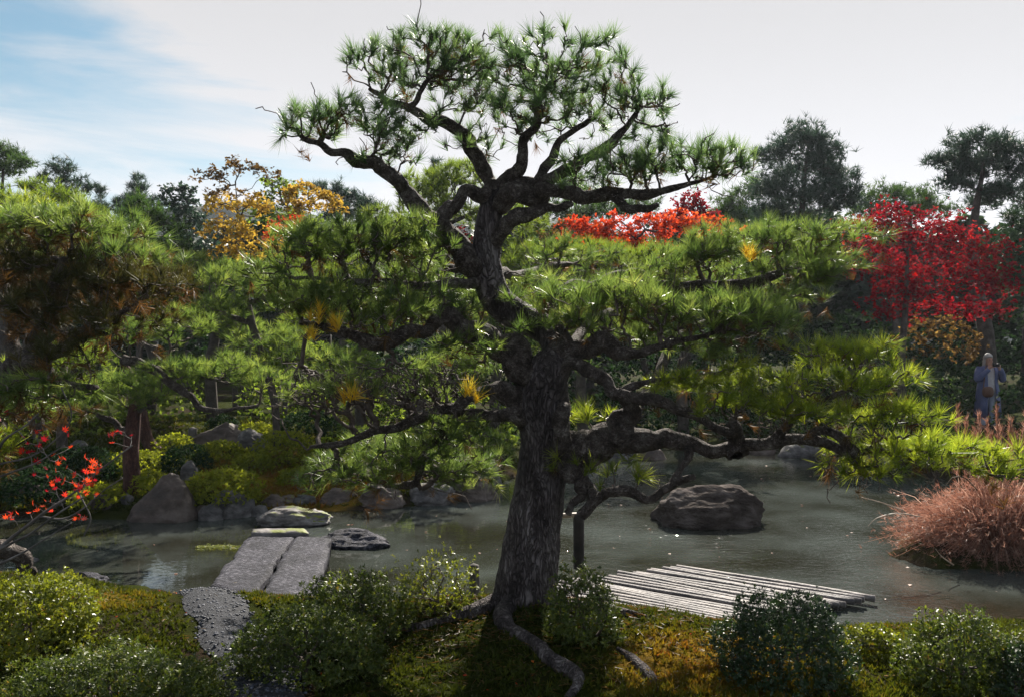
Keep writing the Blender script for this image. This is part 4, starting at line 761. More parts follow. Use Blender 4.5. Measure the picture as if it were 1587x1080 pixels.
# ------------------------------------------------------------------ background trees
def tree(name, label, px, d, blobs, mat, seed, kind='leaf', leaf=0.10, n_clump=26, per=9, trunk_r=0.12, cat='tree', group=None, dens=1.0, tmat='far_bark', lean=0, open_=0.0, spread=0.28, show_limbs=True):
    """blobs: (px, py, rx, ry) in the photo at distance d, given real depth"""
    rng = np.random.default_rng(seed); b = gb(px, d); t = thing(name, label, cat, b, group)
    top = min(q[1] for q in blobs); low = max(q[1]+q[3]*0.3 for q in blobs); tp = U(px+lean, top+25, d)
    Q = catmull(np.array([np.append(b-[0, 0, .1], trunk_r), np.append(b*0.7+tp*0.3+[rng.normal()*.15, 0, 0], trunk_r*.8), np.append(b*.35+tp*.65+[rng.normal()*.2, 0, 0], trunk_r*.55), np.append(tp, trunk_r*.15)]), 6)
    V, f = tube(Q[:,:3], Q[:,3], 9, 0.12, 3, seed); link('trunk', make_mesh('trunk', V-b, f, None, True), M[tmat], t)
    cs, ws, rs = [], [], []
    for q in blobs:
        cx, cy, rx, ry = q[:4]; dz = (q[4] if len(q) > 4 else rng.uniform(-0.5, 0.5))*1.0
        c = U(cx, cy, d+dz); R = np.array([rx/F*d, max(rx/F*d*0.8, 0.35), ry/F*d]); n = max(6, int(n_clump*dens*rx*ry/900.0*(d/18)**2*(0.10/leaf)**1.2))
        cs.append(ell_points(c, R*0.92, n, rng, 0.45, -0.7)); rs += [min(R)*spread]*n
    cs = np.vstack(cs); rs = np.array(rs); ini = Q[len(Q)//3:, :3]
    sel = cs[rng.choice(len(cs), min(len(cs), 160), replace=False)]
    NPs, PAs, _, _ = grow(ini, sel, rng, 0.3, 0.45, 0.06); V, f = twig_mesh(NPs, PAs, len(ini), 0.006, 0.45, trunk_r*0.5); link('limbs', make_mesh('limbs', V-b, [f], None, True), M[tmat], t, True)
    K = 6; tips = np.repeat(cs, K, 0)+rng.normal(size=(len(cs)*K, 3))*np.repeat(np.clip(rs, .06, .22), K)[:,None]*np.array([1, 1, .7])
    base_r = np.clip(0.45+0.25*fbm(cs*1.2, seed, 2)*1.6+0.12*rng.normal(size=len(cs)), 0, 1); rr = np.repeat(base_r, K)
    axs = unit(rng.normal(size=tips.shape)*0.6+np.array([0, -0.1, 0.6]))
    if kind == 'needle': V, f, ra = needles(tips, axs, rng, per, leaf*1.9, leaf*0.16, 0.1, 1.3, leaf*.5, rnd=rr)
    elif kind == 'feather': V, f, ra = rosettes(tips, axs, rng, per, leaf, leaf*0.35, rnd=rr)
    else: V, f, ra = rosettes(tips, unit(rng.normal(size=tips.shape)*.5+np.array([0, 0, 1.0])), rng, per, leaf, leaf*0.62, 0.9, 1.9, rnd=rr)
    link('crown', make_mesh('crown', V-b, [f], ra), M[mat] if isinstance(mat, str) else mat, t, True); return t

TR = [
 # name, label, px, d, blobs, mat, kind, leaf, opts
 ('pine_tree', 'tall rounded dark pine against the sky right of the big pine', 1250, 24, [(1240, 215, 42, 26), (1205, 240, 34, 22), (1275, 235, 34, 26), (1250, 262, 62, 24), (1195, 290, 34, 26), (1300, 275, 36, 20), (1245, 305, 70, 30), (1310, 310, 26, 30), (1230, 345, 64, 30), (1190, 335, 30, 24)], 'far_bluepine', 'needle', .13, dict(trunk_r=.22, per=9, dens=1.5)),
 ('pine_tree', 'broad umbrella-shaped dark pine against the sky at the right edge', 1526, 20, [(1515, 222, 50, 22), (1470, 250, 38, 20), (1560, 235, 40, 22), (1520, 258, 60, 20), (1585, 262, 30, 26), (1480, 285, 34, 14), (1560, 296, 44, 16), (1535, 310, 40, 20), (1600, 310, 30, 20), (1500, 272, 40, 14)], 'far_bluepine', 'needle', .12, dict(trunk_r=.24, per=9, dens=1.6)),
 ('pine_tree', 'low wide pine behind the top of the red maple', 1390, 27, [(1370, 300, 40, 16), (1415, 302, 36, 16), (1350, 320, 36, 22), (1400, 325, 60, 20), (1450, 325, 40, 18)], 'far_pine', 'needle', .13, dict(trunk_r=.16)),
 ('pine_tree', 'dark pine behind the right edge beneath the umbrella pine', 1600, 21, [(1590, 350, 50, 30), (1560, 400, 50, 40), (1600, 440, 40, 40)], 'far_dark', 'needle', .13, dict(trunk_r=.2)),
 ('maple_tree', 'large deep red maple on the far right bank', 1408, 17, [(1390, 332, 46, 20), (1340, 352, 42, 20), (1440, 350, 50, 22), (1400, 372, 70, 24), (1485, 372, 50, 22), (1535, 395, 44, 28), (1440, 412, 84, 26), (1370, 412, 54, 24), (1505, 436, 60, 24), (1400, 452, 66, 22), (1550, 440, 30, 24), (1335, 385, 34, 18), (1455, 478, 60, 18), (1375, 485, 40, 14), (1530, 480, 44, 18)], 'red_leaf', 'leaf', .075, dict(trunk_r=.11, per=6, dens=.95, cat='maple tree', spread=.55)),
 ('maple_tree', 'orange-red maple behind the right pads of the big pine', 985, 19, [(895, 360, 30, 22), (945, 355, 38, 22), (1005, 350, 46, 22), (1065, 346, 42, 22), (1115, 356, 30, 18), (980, 380, 80, 18)], 'orange_leaf', 'leaf', .09, dict(trunk_r=.10, per=7, cat='maple tree', dens=1.2)),
 ('maple_tree', 'crimson maple top peeping above the orange maple', 1075, 23, [(1070, 320, 26, 20), (1095, 335, 22, 16), (1050, 340, 20, 14)], 'red_leaf', 'leaf', .10, dict(trunk_r=.08, per=7, cat='maple tree', dens=1.3)),
 ('maple_tree', 'thin russet and yellow maple against the sky left of the big pine', 365, 19, [(370, 262, 44, 16), (325, 275, 34, 14), (410, 265, 30, 14), (350, 300, 40, 12)], 'russet_leaf', 'leaf', .085, dict(trunk_r=.07, per=6, dens=.55, cat='maple tree')),
 ('maple_tree', 'golden yellow maple with airy crown left of the big pine', 372, 18, [(350, 318, 46, 20), (400, 320, 36, 20), (340, 355, 34, 22), (385, 360, 44, 24), (410, 390, 36, 22), (350, 395, 34, 20)], 'yellow_leaf', 'leaf', .085, dict(trunk_r=.08, per=7, dens=.75, cat='maple tree')),
 ('maple_tree', 'yellow-orange maple top beside the left limb of the big pine', 480, 21, [(470, 300, 34, 18), (500, 312, 34, 18), (450, 322, 30, 16), (515, 325, 22, 14)], 'yellow_leaf', 'leaf', .10, dict(trunk_r=.08, per=7, dens=.8, cat='maple tree')),
 ('maple_tree', 'olive green maple between the two yellow maples', 445, 22, [(440, 295, 36, 20), (430, 330, 40, 26), (470, 345, 40, 20)], 'far_light', 'leaf', .10, dict(trunk_r=.1, per=7, cat='maple tree')),
 ('maple_tree', 'small orange-red maple under the yellow maples', 440, 16.5, [(440, 352, 26, 10), (425, 362, 24, 10), (462, 345, 14, 9)], 'orange_leaf', 'leaf', .08, dict(trunk_r=.06, per=7, cat='maple tree', dens=1.2)),
 ('maple_tree', 'small crimson maple glimpsed between the forks of the big pine', 705, 17.5, [(700, 362, 22, 12), (720, 370, 18, 10)], 'red_leaf', 'leaf', .08, dict(trunk_r=.05, per=7, cat='maple tree', dens=1.2)),
 ('maple_tree', 'small rust-brown maple right of the upper trunk', 880, 21, [(880, 350, 26, 16), (850, 372, 28, 16)], 'russet_leaf', 'leaf', .09, dict(trunk_r=.06, per=7, cat='maple tree')),
 ('pine_tree', 'round green pine top at the upper left corner of the treeline', 5, 26, [(5, 240, 34, 18), (0, 262, 42, 16), (30, 255, 14, 14)], 'far_pine', 'needle', .13, dict(trunk_r=.2, dens=1.4)),
 ('pine_tree', 'bristly blue-green pine standing above the left treeline', 95, 27, [(95, 262, 24, 16), (75, 275, 18, 10), (115, 280, 30, 12), (95, 300, 34, 12), (140, 295, 22, 10)], 'far_bluepine', 'needle', .14, dict(trunk_r=.14, dens=1.0)),
 ('pine_tree', 'layered bright green pine above the left foreground pine', 70, 14, [(40, 290, 46, 12), (90, 300, 44, 13), (40, 315, 56, 14), (110, 322, 46, 14), (150, 335, 30, 12), (20, 335, 50, 14), (90, 345, 70, 16)], 'far_light', 'needle', .10, dict(trunk_r=.14, dens=1.4)),
 ('cedar_tree', 'narrow dark cedar left of the conical cedar', 153, 30, [(153, 300, 10, 14), (155, 325, 16, 18), (150, 350, 20, 20)], 'far_bluepine', 'needle', .12, dict(trunk_r=.1, dens=1.5)),
 ('cedar_tree', 'conical blue-green cedar against the sky above the left pines', 214, 28, [(214, 278, 8, 12), (214, 292, 16, 12), (212, 308, 26, 12), (235, 315, 24, 10), (190, 318, 20, 12), (214, 335, 40, 18)], 'far_bluepine', 'needle', .12, dict(trunk_r=.12, dens=1.4)),
 ('pine_tree', 'dense green pine behind the left foreground pine', 225, 17, [(215, 325, 36, 22), (245, 350, 40, 24), (200, 365, 40, 26), (255, 385, 44, 22), (230, 410, 50, 22), (290, 420, 40, 22), (300, 440, 46, 22), (270, 465, 50, 22)], 'far_pine', 'needle', .11, dict(trunk_r=.16, dens=1.3)),
 ('oak_tree', 'dark blue-green broadleaf tree left of the golden maple', 285, 25, [(280, 295, 28, 14), (275, 318, 34, 18), (295, 345, 34, 24), (285, 380, 34, 30), (310, 400, 30, 30)], 'far_bluepine', 'leaf', .10, dict(trunk_r=.12, dens=.9)),
 ('pine_tree', 'bluish pine row top left of the big pine left limb', 535, 30, [(520, 300, 22, 16), (545, 312, 26, 16), (575, 322, 26, 16), (495, 290, 16, 12), (540, 335, 50, 20)], 'far_bluepine', 'needle', .14, dict(trunk_r=.16, dens=1.2)),
 ('cedar_tree', 'small pointed conifer behind the upper left limb of the big pine', 675, 30, [(675, 262, 12, 14), (675, 285, 22, 18)], 'far_bluepine', 'needle', .14, dict(trunk_r=.12, dens=1.3)),
 ('pine_tree', 'grey-green pine filling the gap below the right limb of the big pine', 890, 27, [(860, 330, 50, 20), (920, 330, 50, 22), (990, 325, 46, 18), (880, 290, 40, 20)], 'far_pine', 'needle', .14, dict(trunk_r=.16, dens=1.2)),
 ('pine_tree', 'dark pine left of the tall rounded pine', 1150, 27, [(1130, 320, 30, 20), (1160, 300, 24, 20), (1120, 345, 44, 20), (1165, 350, 44, 30)], 'far_pine', 'needle', .14, dict(trunk_r=.16, dens=1.2)),
 ('oak_tree', 'olive broadleaf tree behind the right trunk fork', 810, 25, [(800, 330, 40, 26), (840, 360, 40, 26), (780, 370, 40, 26)], 'far_light', 'leaf', .11, dict(trunk_r=.12, dens=.8)),
]
for k, a in enumerate(TR):
    tree(a[0], a[1], a[2], a[3], a[4], a[5], 300+k, a[6], a[7], **{**dict(cat={'pine_tree': 'pine tree', 'cedar_tree': 'cedar tree', 'oak_tree': 'tree'}.get(a[0], 'maple tree')), **a[8]})
# dense dark wood behind everything: individual trees, overlapping
rng = np.random.default_rng(77)
place_w = ['far left', 'left', 'left of the golden maple', 'behind the golden maple', 'behind the yellow-orange maple', 'left of the upper trunk', 'behind the upper trunk', 'right of the upper trunk', 'behind the orange-red maple', 'left of the tall rounded pine', 'behind the tall rounded pine', 'behind the red maple', 'behind the low wide pine', 'behind the umbrella pine', 'far right']
for k, px in enumerate(np.linspace(-30, 1620, 15)):
    top = 345+20*rng.random()-(14 if px > 1100 else 0); d = 30+3*rng.random()
    bl = [(px+rng.normal()*12, top+14, 46, 22), (px-40, top+52, 56, 34), (px+42, top+50, 56, 34), (px, top+98, 80, 38), (px-30, top+150, 72, 38), (px+35, top+150, 72, 38), (px, top+205, 80, 36)]
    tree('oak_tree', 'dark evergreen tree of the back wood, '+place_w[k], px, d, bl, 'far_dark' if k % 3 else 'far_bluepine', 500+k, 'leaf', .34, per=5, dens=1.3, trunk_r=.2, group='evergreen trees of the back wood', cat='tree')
# far bank undergrowth; dark leaf colour on the right carries the shade there
UG = [(320, 530, 60, 34, 18, 'far_dark', 'dark bush behind the left bank pines'), (250, 600, 60, 40, 16, 'far_light', 'shaded bush behind the leaning pine'), (440, 620, 60, 34, 17, 'far_light', 'shaded bush behind the left bank boulders'),
 (540, 610, 70, 40, 17, 'far_azalea', 'shaded bush below the yellow needle tuft'), (640, 640, 80, 40, 16, 'far_light', 'dark bush beneath the low left pads'), (740, 640, 60, 46, 15.5, 'far_light', 'dark bush just left of the lower trunk'),
 (560, 690, 60, 34, 13.4, 'far_light', 'dim bush at the shore beneath the low left branch'), (450, 545, 60, 26, 19, 'far_light', 'pale hedge-like bush behind the mid-green pine'), (100, 640, 70, 40, 15, 'far_light', 'dark bush on the far left bank'), (20, 660, 60, 50, 14, 'far_light', 'dark bush at the left edge across the pond'),
 (900, 600, 60, 60, 19, 'far_bush', 'dark bush right of the main trunk across the pond'), (1000, 600, 70, 60, 19.5, 'far_bush', 'dark bush behind the twisted right limb'), (1100, 570, 70, 60, 20, 'far_bush', 'dark bush under the middle right pad'), (1200, 560, 80, 70, 20.5, 'far_bush', 'big dark bush below the right upper pad'),
 (1310, 540, 70, 60, 21, 'far_bush', 'dark bush left of the red maple trunk'), (1440, 560, 70, 50, 20.5, 'far_bush', 'dark bush behind the standing person, to the left'), (1540, 540, 80, 70, 21.5, 'far_bush', 'tall dark bush behind the standing person'), (1450, 520, 60, 30, 19.5, 'russet_leaf', 'russet bush under the red maple'),
 (900, 670, 50, 30, 18.5, 'far_bush', 'low clipped bush on the far shore right of the trunk'), (1000, 670, 60, 26, 18.5, 'far_bush', 'low clipped bush on the far shore behind the twisted limb'), (1110, 670, 60, 26, 18.6, 'far_bush', 'low clipped bush on the far shore above the pond boulder'), (1210, 672, 60, 28, 18.5, 'far_pine', 'clipped bush on the far shore right of the pond boulder'),
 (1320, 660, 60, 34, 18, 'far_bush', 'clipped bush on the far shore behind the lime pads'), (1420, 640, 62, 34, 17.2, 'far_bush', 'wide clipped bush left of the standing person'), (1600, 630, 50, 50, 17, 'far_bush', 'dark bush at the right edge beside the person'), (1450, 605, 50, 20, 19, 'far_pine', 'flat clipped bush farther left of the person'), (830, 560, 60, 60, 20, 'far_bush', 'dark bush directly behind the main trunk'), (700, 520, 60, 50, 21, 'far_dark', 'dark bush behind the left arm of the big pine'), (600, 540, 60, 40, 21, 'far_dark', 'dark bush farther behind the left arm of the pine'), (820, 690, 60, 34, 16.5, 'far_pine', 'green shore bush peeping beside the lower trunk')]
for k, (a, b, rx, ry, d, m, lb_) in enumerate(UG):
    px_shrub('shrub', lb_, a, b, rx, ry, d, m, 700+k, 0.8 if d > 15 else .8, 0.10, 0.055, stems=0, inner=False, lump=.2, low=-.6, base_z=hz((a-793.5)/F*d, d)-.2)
# low dark fence behind the left pines
fo = thing('garden_fence', 'low dark wooden rail fence behind the left pads', 'fence', gb(450, 20)); fb = np.array(fo.location)
def boxm(c, s):
    V = np.array([(x, y, z) for x in (-1, 1) for y in (-1, 1) for z in (-1, 1)])*np.asarray(s)/2+np.asarray(c)
    return V, np.array([(0, 1, 3, 2), (4, 6, 7, 5), (0, 4, 5, 1), (2, 3, 7, 6), (0, 2, 6, 4), (1, 5, 7, 3)])
for q in (514, 521, 528, 536):
    a, b = U(400, q, 20)-fb, U(512, q, 20)-fb; V, f = boxm((a+b)/2, (b[0]-a[0], .06, .075)); link('rail', make_mesh('rail', V, [f]), M['dark_wood'], fo)
for p in (402, 440, 476, 510):
    a, b = U(p, 508, 20.05)-fb, U(p, 570, 20.05)-fb; V, f = boxm((a+b)/2, (.10, .10, a[2]-b[2])); link('fence_post', make_mesh('fence_post', V, [f]), M['dark_wood'], fo)

# clipped bushes on the left bank
LB = [(345, 748, 58, 26, 11.4, 'far_azsun', 'sunlit yellow-green clipped bush above the rounded grey boulder'), (290, 708, 37, 22, 12.6, 'far_bush', 'dark round clipped bush above the pointed boulder'),
 (342, 695, 36, 13, 13.6, 'far_azsun', 'low green mound bush under the flat-topped boulder'), (392, 714, 30, 14, 12.9, 'far_azsun', 'small round green bush right of the dark clipped bush'), (440, 690, 46, 26, 13.2, 'far_azsun', 'loose leafy green bush on the golden moss'),
 (345, 655, 24, 13, 16.0, 'far_bush', 'small round bush above the flat-topped boulder'), (268, 684, 30, 13, 14.8, 'far_azsun', 'bright low bush left of the short pale post'), (210, 712, 60, 14, 13.2, 'far_azsun', 'low spreading bush behind the red-barked pine'), (120, 715, 60, 26, 12.8, 'far_bush', 'dark low bush left of the red-barked pine'),
 (240, 745, 34, 16, 11.9, 'far_azsun', 'small bush between the pine trunk and the pointed boulder'), (60, 745, 60, 26, 11.6, 'far_bush', 'dark shore bush at the far left'), (150, 765, 40, 16, 11.1, 'far_azsun', 'low shore bush left of the red-barked trunk'), (400, 665, 30, 12, 16.5, 'far_azsun', 'small bright bush behind the dark boulder'), (480, 655, 50, 20, 16, 'far_bush', 'dim bush behind the leafy green bush'), (470, 735, 40, 14, 12.4, 'far_azsun', 'low bush on the golden moss slope'), (520, 720, 40, 22, 12.6, 'far_bush', 'dark bush right of the golden moss slope')]
for k, (a, b, rx, ry, d, m, lb_) in enumerate(LB):
    px_shrub('clipped_bush', lb_, a, b, rx, ry, d, m, 800+k, 0.8, 0.05, 0.024, stems=0, lump=.12, low=-.5, base_py=b+ry*1.1)

# foreground shrubs
def fg(label, px, top, base, rx, mat, seed, dens=1.0, leaf=.03, lw=.012, **k):
    px_shrub('azalea_bush', label, px, (top+base)/2, rx, (base-top)/2, 5, mat, seed, dens, leaf, lw, base_py=base, **k)
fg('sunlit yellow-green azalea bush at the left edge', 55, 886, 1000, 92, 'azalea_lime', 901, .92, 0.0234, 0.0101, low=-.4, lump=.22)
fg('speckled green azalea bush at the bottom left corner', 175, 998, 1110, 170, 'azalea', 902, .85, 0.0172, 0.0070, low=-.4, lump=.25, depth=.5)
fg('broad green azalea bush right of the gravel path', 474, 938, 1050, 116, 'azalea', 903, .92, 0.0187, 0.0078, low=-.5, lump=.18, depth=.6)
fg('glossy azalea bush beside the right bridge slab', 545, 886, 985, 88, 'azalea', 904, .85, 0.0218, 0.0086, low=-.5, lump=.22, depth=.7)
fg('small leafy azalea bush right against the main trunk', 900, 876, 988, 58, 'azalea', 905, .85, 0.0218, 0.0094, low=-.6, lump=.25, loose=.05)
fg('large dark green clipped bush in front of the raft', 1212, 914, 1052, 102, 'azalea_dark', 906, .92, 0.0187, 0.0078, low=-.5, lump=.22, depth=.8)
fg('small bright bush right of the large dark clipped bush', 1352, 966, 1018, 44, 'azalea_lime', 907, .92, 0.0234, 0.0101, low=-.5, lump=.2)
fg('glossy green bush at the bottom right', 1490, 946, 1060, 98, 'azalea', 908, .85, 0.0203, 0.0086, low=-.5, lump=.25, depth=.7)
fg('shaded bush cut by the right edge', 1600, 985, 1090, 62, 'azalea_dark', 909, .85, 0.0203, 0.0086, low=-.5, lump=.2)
fg('loose thin-leaved bush left of the wooden stake', 678, 850, 948, 60, 'azalea_lime', 910, .30, 0.0218, 0.0070, low=-.6, lump=.35, loose=.16)

# ------------------------------------------------------------------ moss and litter on the near bank and left bank
rng = np.random.default_rng(21)
def moss_patch(n, y0, y1, size, label, seed, xl=-0.68, xr=0.68, per=6):
    rng = np.random.default_rng(seed); y = 1/(rng.random(n)*(1/y0-1/y1)+1/y1); x = y*rng.uniform(xl, xr, n); s = sd_pond(x, y)
    dp = np.min(np.linalg.norm(pc[None, ::4]-np.stack([x, y], -1)[:, None], axis=2), axis=1) if y0 < 7 else np.full(n, 9.0)
    dn = fbm(np.stack([x, y, x*0], -1)*3.0, 33, 3); k = (s > 0.08) & (dp > 0.24) & (rng.random(n) < 0.8+0.8*dn); x, y = x[k], y[k]
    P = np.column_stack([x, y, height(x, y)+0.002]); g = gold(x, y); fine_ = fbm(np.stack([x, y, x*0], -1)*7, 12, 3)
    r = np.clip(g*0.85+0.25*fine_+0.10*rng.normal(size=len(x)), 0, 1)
    ax = unit(np.array([0, 0, 1.0])+0.35*rng.normal(size=P.shape)); sz = (0.6+0.9*rng.random(len(x)))*(0.7+0.6*np.clip(fine_+.5, 0, 1))
    V, f, ra = needles(P, ax, rng, per, size, size*0.34, 0.1, 1.25, 0.0, rnd=r)
    Vr = V.reshape(len(P), per, 3, 3); Vr = P[:, None, None]+(Vr-P[:, None, None])*sz[:, None, None, None]; ra = np.repeat(np.clip(np.repeat(r, per)+0.08*rng.normal(size=len(r)*per), 0, 1), 3)
    o = link('moss', make_mesh('moss', Vr.reshape(-1, 3), [f], ra), M['moss_tuft'], stuff=True); o['label'] = label
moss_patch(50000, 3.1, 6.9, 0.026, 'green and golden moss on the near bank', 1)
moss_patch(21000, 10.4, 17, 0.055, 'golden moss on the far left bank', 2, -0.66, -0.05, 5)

def litter(n, y0, y1, label, mat, seed, size=.028):
    rng = np.random.default_rng(seed); y = rng.uniform(y0, y1, n); x = y*rng.uniform(-.66, .66, n); k = sd_pond(x, y) > .1; P = np.column_stack([x[k], y[k], height(x[k], y[k])+.022])
    V, f, ra = rosettes(P, unit(np.array([0, 0, 1.0])+.3*rng.normal(size=P.shape)), rng, 1, size, size*.6, 1.3, 1.57); o = link('fallen_leaves', make_mesh('fallen_leaves', V, [f], ra), M[mat], stuff=True); o['label'] = label
litter(900, 3.2, 6.6, 'brown fallen leaves scattered on the near moss', 'russet_leaf', 71); litter(260, 3.2, 6.6, 'red fallen maple leaves scattered on the near moss', 'orange_leaf', 72, .022)
# pine needles shed round the trunk
rng = np.random.default_rng(73); n = 2600; P = np.column_stack([rng.normal(size=n)*.75, 4.35+rng.normal(size=n)*.45]); P = P[P[:,1] > 3.2]; P = np.column_stack([P, height(P[:,0], P[:,1])+.02])
V, f, ra = needles(P, unit(rng.normal(size=P.shape)*[1, 1, .12]), rng, 1, .07, .004, 0, .2); o = link('shed_needles', make_mesh('shed_needles', V, [f], ra), M['needle_brown'], stuff=True); o['label'] = 'reddish brown shed needles on the mound round the big trunk'

# ------------------------------------------------------------------ dry sedge mound and plumes on the right
sb = np.array([5.15, 8.45, 0.05]); t = thing('sedge_clump', 'pinkish brown dry sedge mound at the right pond edge', 'grass clump', sb); rng = np.random.default_rng(31)
n = 6500; d = randdir(rng, n*2); d = d[d[:,2] > -0.05][:n]; R = np.array([1.02, 0.75, 0.84])*(0.45+0.55*rng.random((n, 1))**0.7+0.30*(rng.random((n, 1)) < .08)*rng.random((n, 1)))
p1 = sb+d*R*(1+.30*fbm(d*2.6, 3, 3))[:,None]; p0 = sb+np.column_stack([(p1-sb)[:,:2]*0.35, (p1-sb)[:,2]*0.15]); mid = p0*0.4+p1*0.6+np.array([0, 0, .12]); wd = 0.004
s = unit(np.cross(p1-p0, randdir(rng, n)))*wd
V = np.stack([p0-s, p0+s, mid+s*.8, mid-s*.8, p1], 1).reshape(-1, 3); b = np.arange(n)[:,None]*5
link('blades', make_mesh('blades', V-sb, [b+np.array([[0, 1, 2, 3]]), b+np.array([[3, 2, 4]])], np.repeat(rng.random(n), 5)), M['sedge'], t, True)
q = p1+rng.normal(size=p1.shape)*0.03; V, f, ra = needles(q, unit(p1-sb+rng.normal(size=q.shape)*.3), rng, 5, 0.07, 0.005, 0.2, 1.2); link('seed_heads', make_mesh('seed_heads', V-sb, [f], ra), M['sedge'], t, True)
# arching pale blades
for k, pts in enumerate((((1425, 800, 7.9), (1390, 795, 7.8), (1360, 802, 7.8), (1345, 815, 7.8)), ((1400, 790, 7.9), (1365, 778, 7.9), (1335, 770, 7.9)), ((1478, 875, 7.6), (1460, 862, 7.6), (1450, 850, 7.6)))):
    Q = catmull(np.array([U(*p) for p in pts]), 5); V, f = tube(Q, np.linspace(.007, .003, len(Q)), 5); link('long_blade', make_mesh('long_blade', V-sb, f, None, True), M['bamboo'], t)
pl = [(1490, 632, 760, 9.0), (1503, 648, 760, 9.0), (1530, 640, 765, 9.0), (1540, 652, 765, 9.0), (1552, 630, 765, 9.1), (1566, 648, 770, 9.0), (1578, 636, 770, 9.1), (1586, 652, 770, 9.0), (1518, 664, 770, 8.9), (1572, 668, 770, 8.9), (1546, 670, 770, 8.8), (1558, 660, 770, 8.9)]
for k, (px, y0, y1, d) in enumerate(pl):
    b0 = U(px, y1+60, d); tp = U(px+rng.normal()*6-4, y0, d); rt = thing('plume_grass', 'pinkish feathery grass plume rising behind the sedge mound at the right edge', 'grass', b0, 'grass plumes at the right edge')
    c = (b0+tp)/2+[rng.normal()*.03, 0, .02]; Q = catmull(np.array([b0, c, tp]), 6); V, f = tube(Q, np.linspace(.006, .003, len(Q)), 5); link('stalk', make_mesh('stalk', V-b0, f, None, True), M['bamboo'], rt)
    u = rng.random(70)[:,None]; q = c*0.9+b0*.1+(tp-c*0.9-b0*.1)*u; V, f, ra = needles(q, unit(np.tile([-.15, 0, 1.0], (70, 1))+rng.normal(size=(70, 3))*.25), rng, 5, .10, .006, 0.1, .6); link('plume', make_mesh('plume', V-b0, [f], ra), M['sedge'], rt, True)

# ------------------------------------------------------------------ red maple sprays at the lower left
def maple_leaf_mesh(name, mat):
    lob = [(-150, .45), (-115, .3), (-85, .75), (-62, .35), (-42, .92), (-20, .40), (0, 1.05), (20, .40), (42, .92), (62, .35), (85, .75), (115, .3), (150, .45)]
    pts = [(0, 0, 0)]+[(math.sin(math.radians(a))*r, math.cos(math.radians(a))*r, -0.22*r*r) for a, r in lob]
    f = np.array([(0, i, i+1) for i in range(1, len(pts)-1)]); V = np.array(pts)*0.018; me = make_mesh(name, V, [f], np.full(len(V), .5)); me.materials.append(M[mat]); return me
lm = [maple_leaf_mesh('maple_leaf', 'orange_leaf'), maple_leaf_mesh('maple_leaf_red', 'red_leaf')]
M['leaf_scarlet'] = foliage('scarlet_leaf', [(0, (0.50, 0.03, 0.02)), (1, (0.60, 0.05, 0.02))], 0.55, (1.4, 1.0, .9)); lm.append(maple_leaf_mesh('maple_leaf_scarlet', 'leaf_scarlet'))
mb = np.array([-2.75, 3.4, 0.6]); mt = thing('maple_sapling', 'bare-twigged maple with scattered scarlet leaves at the lower left', 'maple tree', mb)
br = [[(-40, 905, 3.5, 12), (0, 850, 3.5, 7), (60, 800, 3.5, 5), (120, 760, 3.5, 4), (170, 715, 3.5, 3), (205, 690, 3.5, 2)], [(0, 850, 3.5, 5), (40, 830, 3.45, 4), (90, 795, 3.4, 3), (130, 770, 3.4, 2)], [(-40, 905, 3.5, 10), (-10, 760, 3.6, 6), (0, 690, 3.6, 4), (40, 660, 3.6, 3), (60, 640, 3.6, 2)],
      [(60, 800, 3.5, 4), (110, 800, 3.5, 3), (160, 760, 3.5, 2), (190, 740, 3.5, 1.5)], [(-5, 740, 3.6, 4), (50, 720, 3.5, 3), (100, 690, 3.5, 2)], [(-30, 880, 3.5, 8), (10, 870, 3.4, 5), (60, 840, 3.35, 3), (110, 810, 3.3, 2)],
      [(-5, 720, 3.6, 3), (60, 700, 3.6, 2.5), (110, 650, 3.6, 2), (95, 600, 3.6, 1.5)], [(120, 760, 3.5, 3), (140, 800, 3.45, 2), (130, 830, 3.45, 1.5)]]
bn = np.vstack([limb(mt, mb, [(a_, b_, c_, d_*.55) for a_, b_, c_, d_ in l], 'stump', 7, 0.05, 60+k, 'branch') for k, l in enumerate(br)])
rng = np.random.default_rng(55); cl = [(95, 725, 34, 20, 20), (128, 755, 24, 14, 22), (145, 735, 14, 14, 14), (20, 800, 22, 14, 8), (60, 790, 30, 12, 8), (130, 805, 14, 8, 5), (35, 690, 40, 14, 8), (60, 665, 12, 10, 4), (105, 670, 8, 12, 3), (5, 645, 8, 12, 3), (190, 675, 24, 12, 9), (60, 690, 14, 10, 5), (135, 715, 14, 10, 4), (80, 755, 10, 8, 4)]
lt, lk = [], []
for (a, b, rx, ry, n) in cl:
    for _ in range(n): lt.append(U(a+rng.normal()*rx*.55, b+rng.normal()*ry*.55, 3.5+rng.normal()*.08)); lk.append(0 if b > 700 and rng.random() < .6 else (1 if rng.random() < .5 else 2))
NPs, PAs, tips, _ = grow(bn[::2], np.array(lt), rng, .3, .8, .01); V, f = twig_mesh(NPs, PAs, len(bn[::2]), .0011, .4, .004); link('twigs', make_mesh('twigs', V-mb, [f], None, True), M['stump'], mt, True)
for p, k in zip(lt, lk):
    o = link('leaf', lm[k], None, mt); o.location = tuple(p-mb); s_ = .75+.55*rng.random(); o.scale = (s_, s_, s_); o.rotation_euler = (PI+rng.normal()*.5-.9, rng.normal()*.5, rng.normal()*.9)
# old mossy limb at the left edge
base = U(-40, 900, 4.6); o = thing('fallen_limb', 'knobbly grey dead limb poking in from the left edge over the water', 'branch', base)
limb(o, base, [(-60, 850, 4.6, 16), (-10, 850, 4.6, 15), (20, 862, 4.6, 13), (45, 882, 4.6, 9), (52, 892, 4.6, 5)], 'bark_limb', 14, .25, 5)

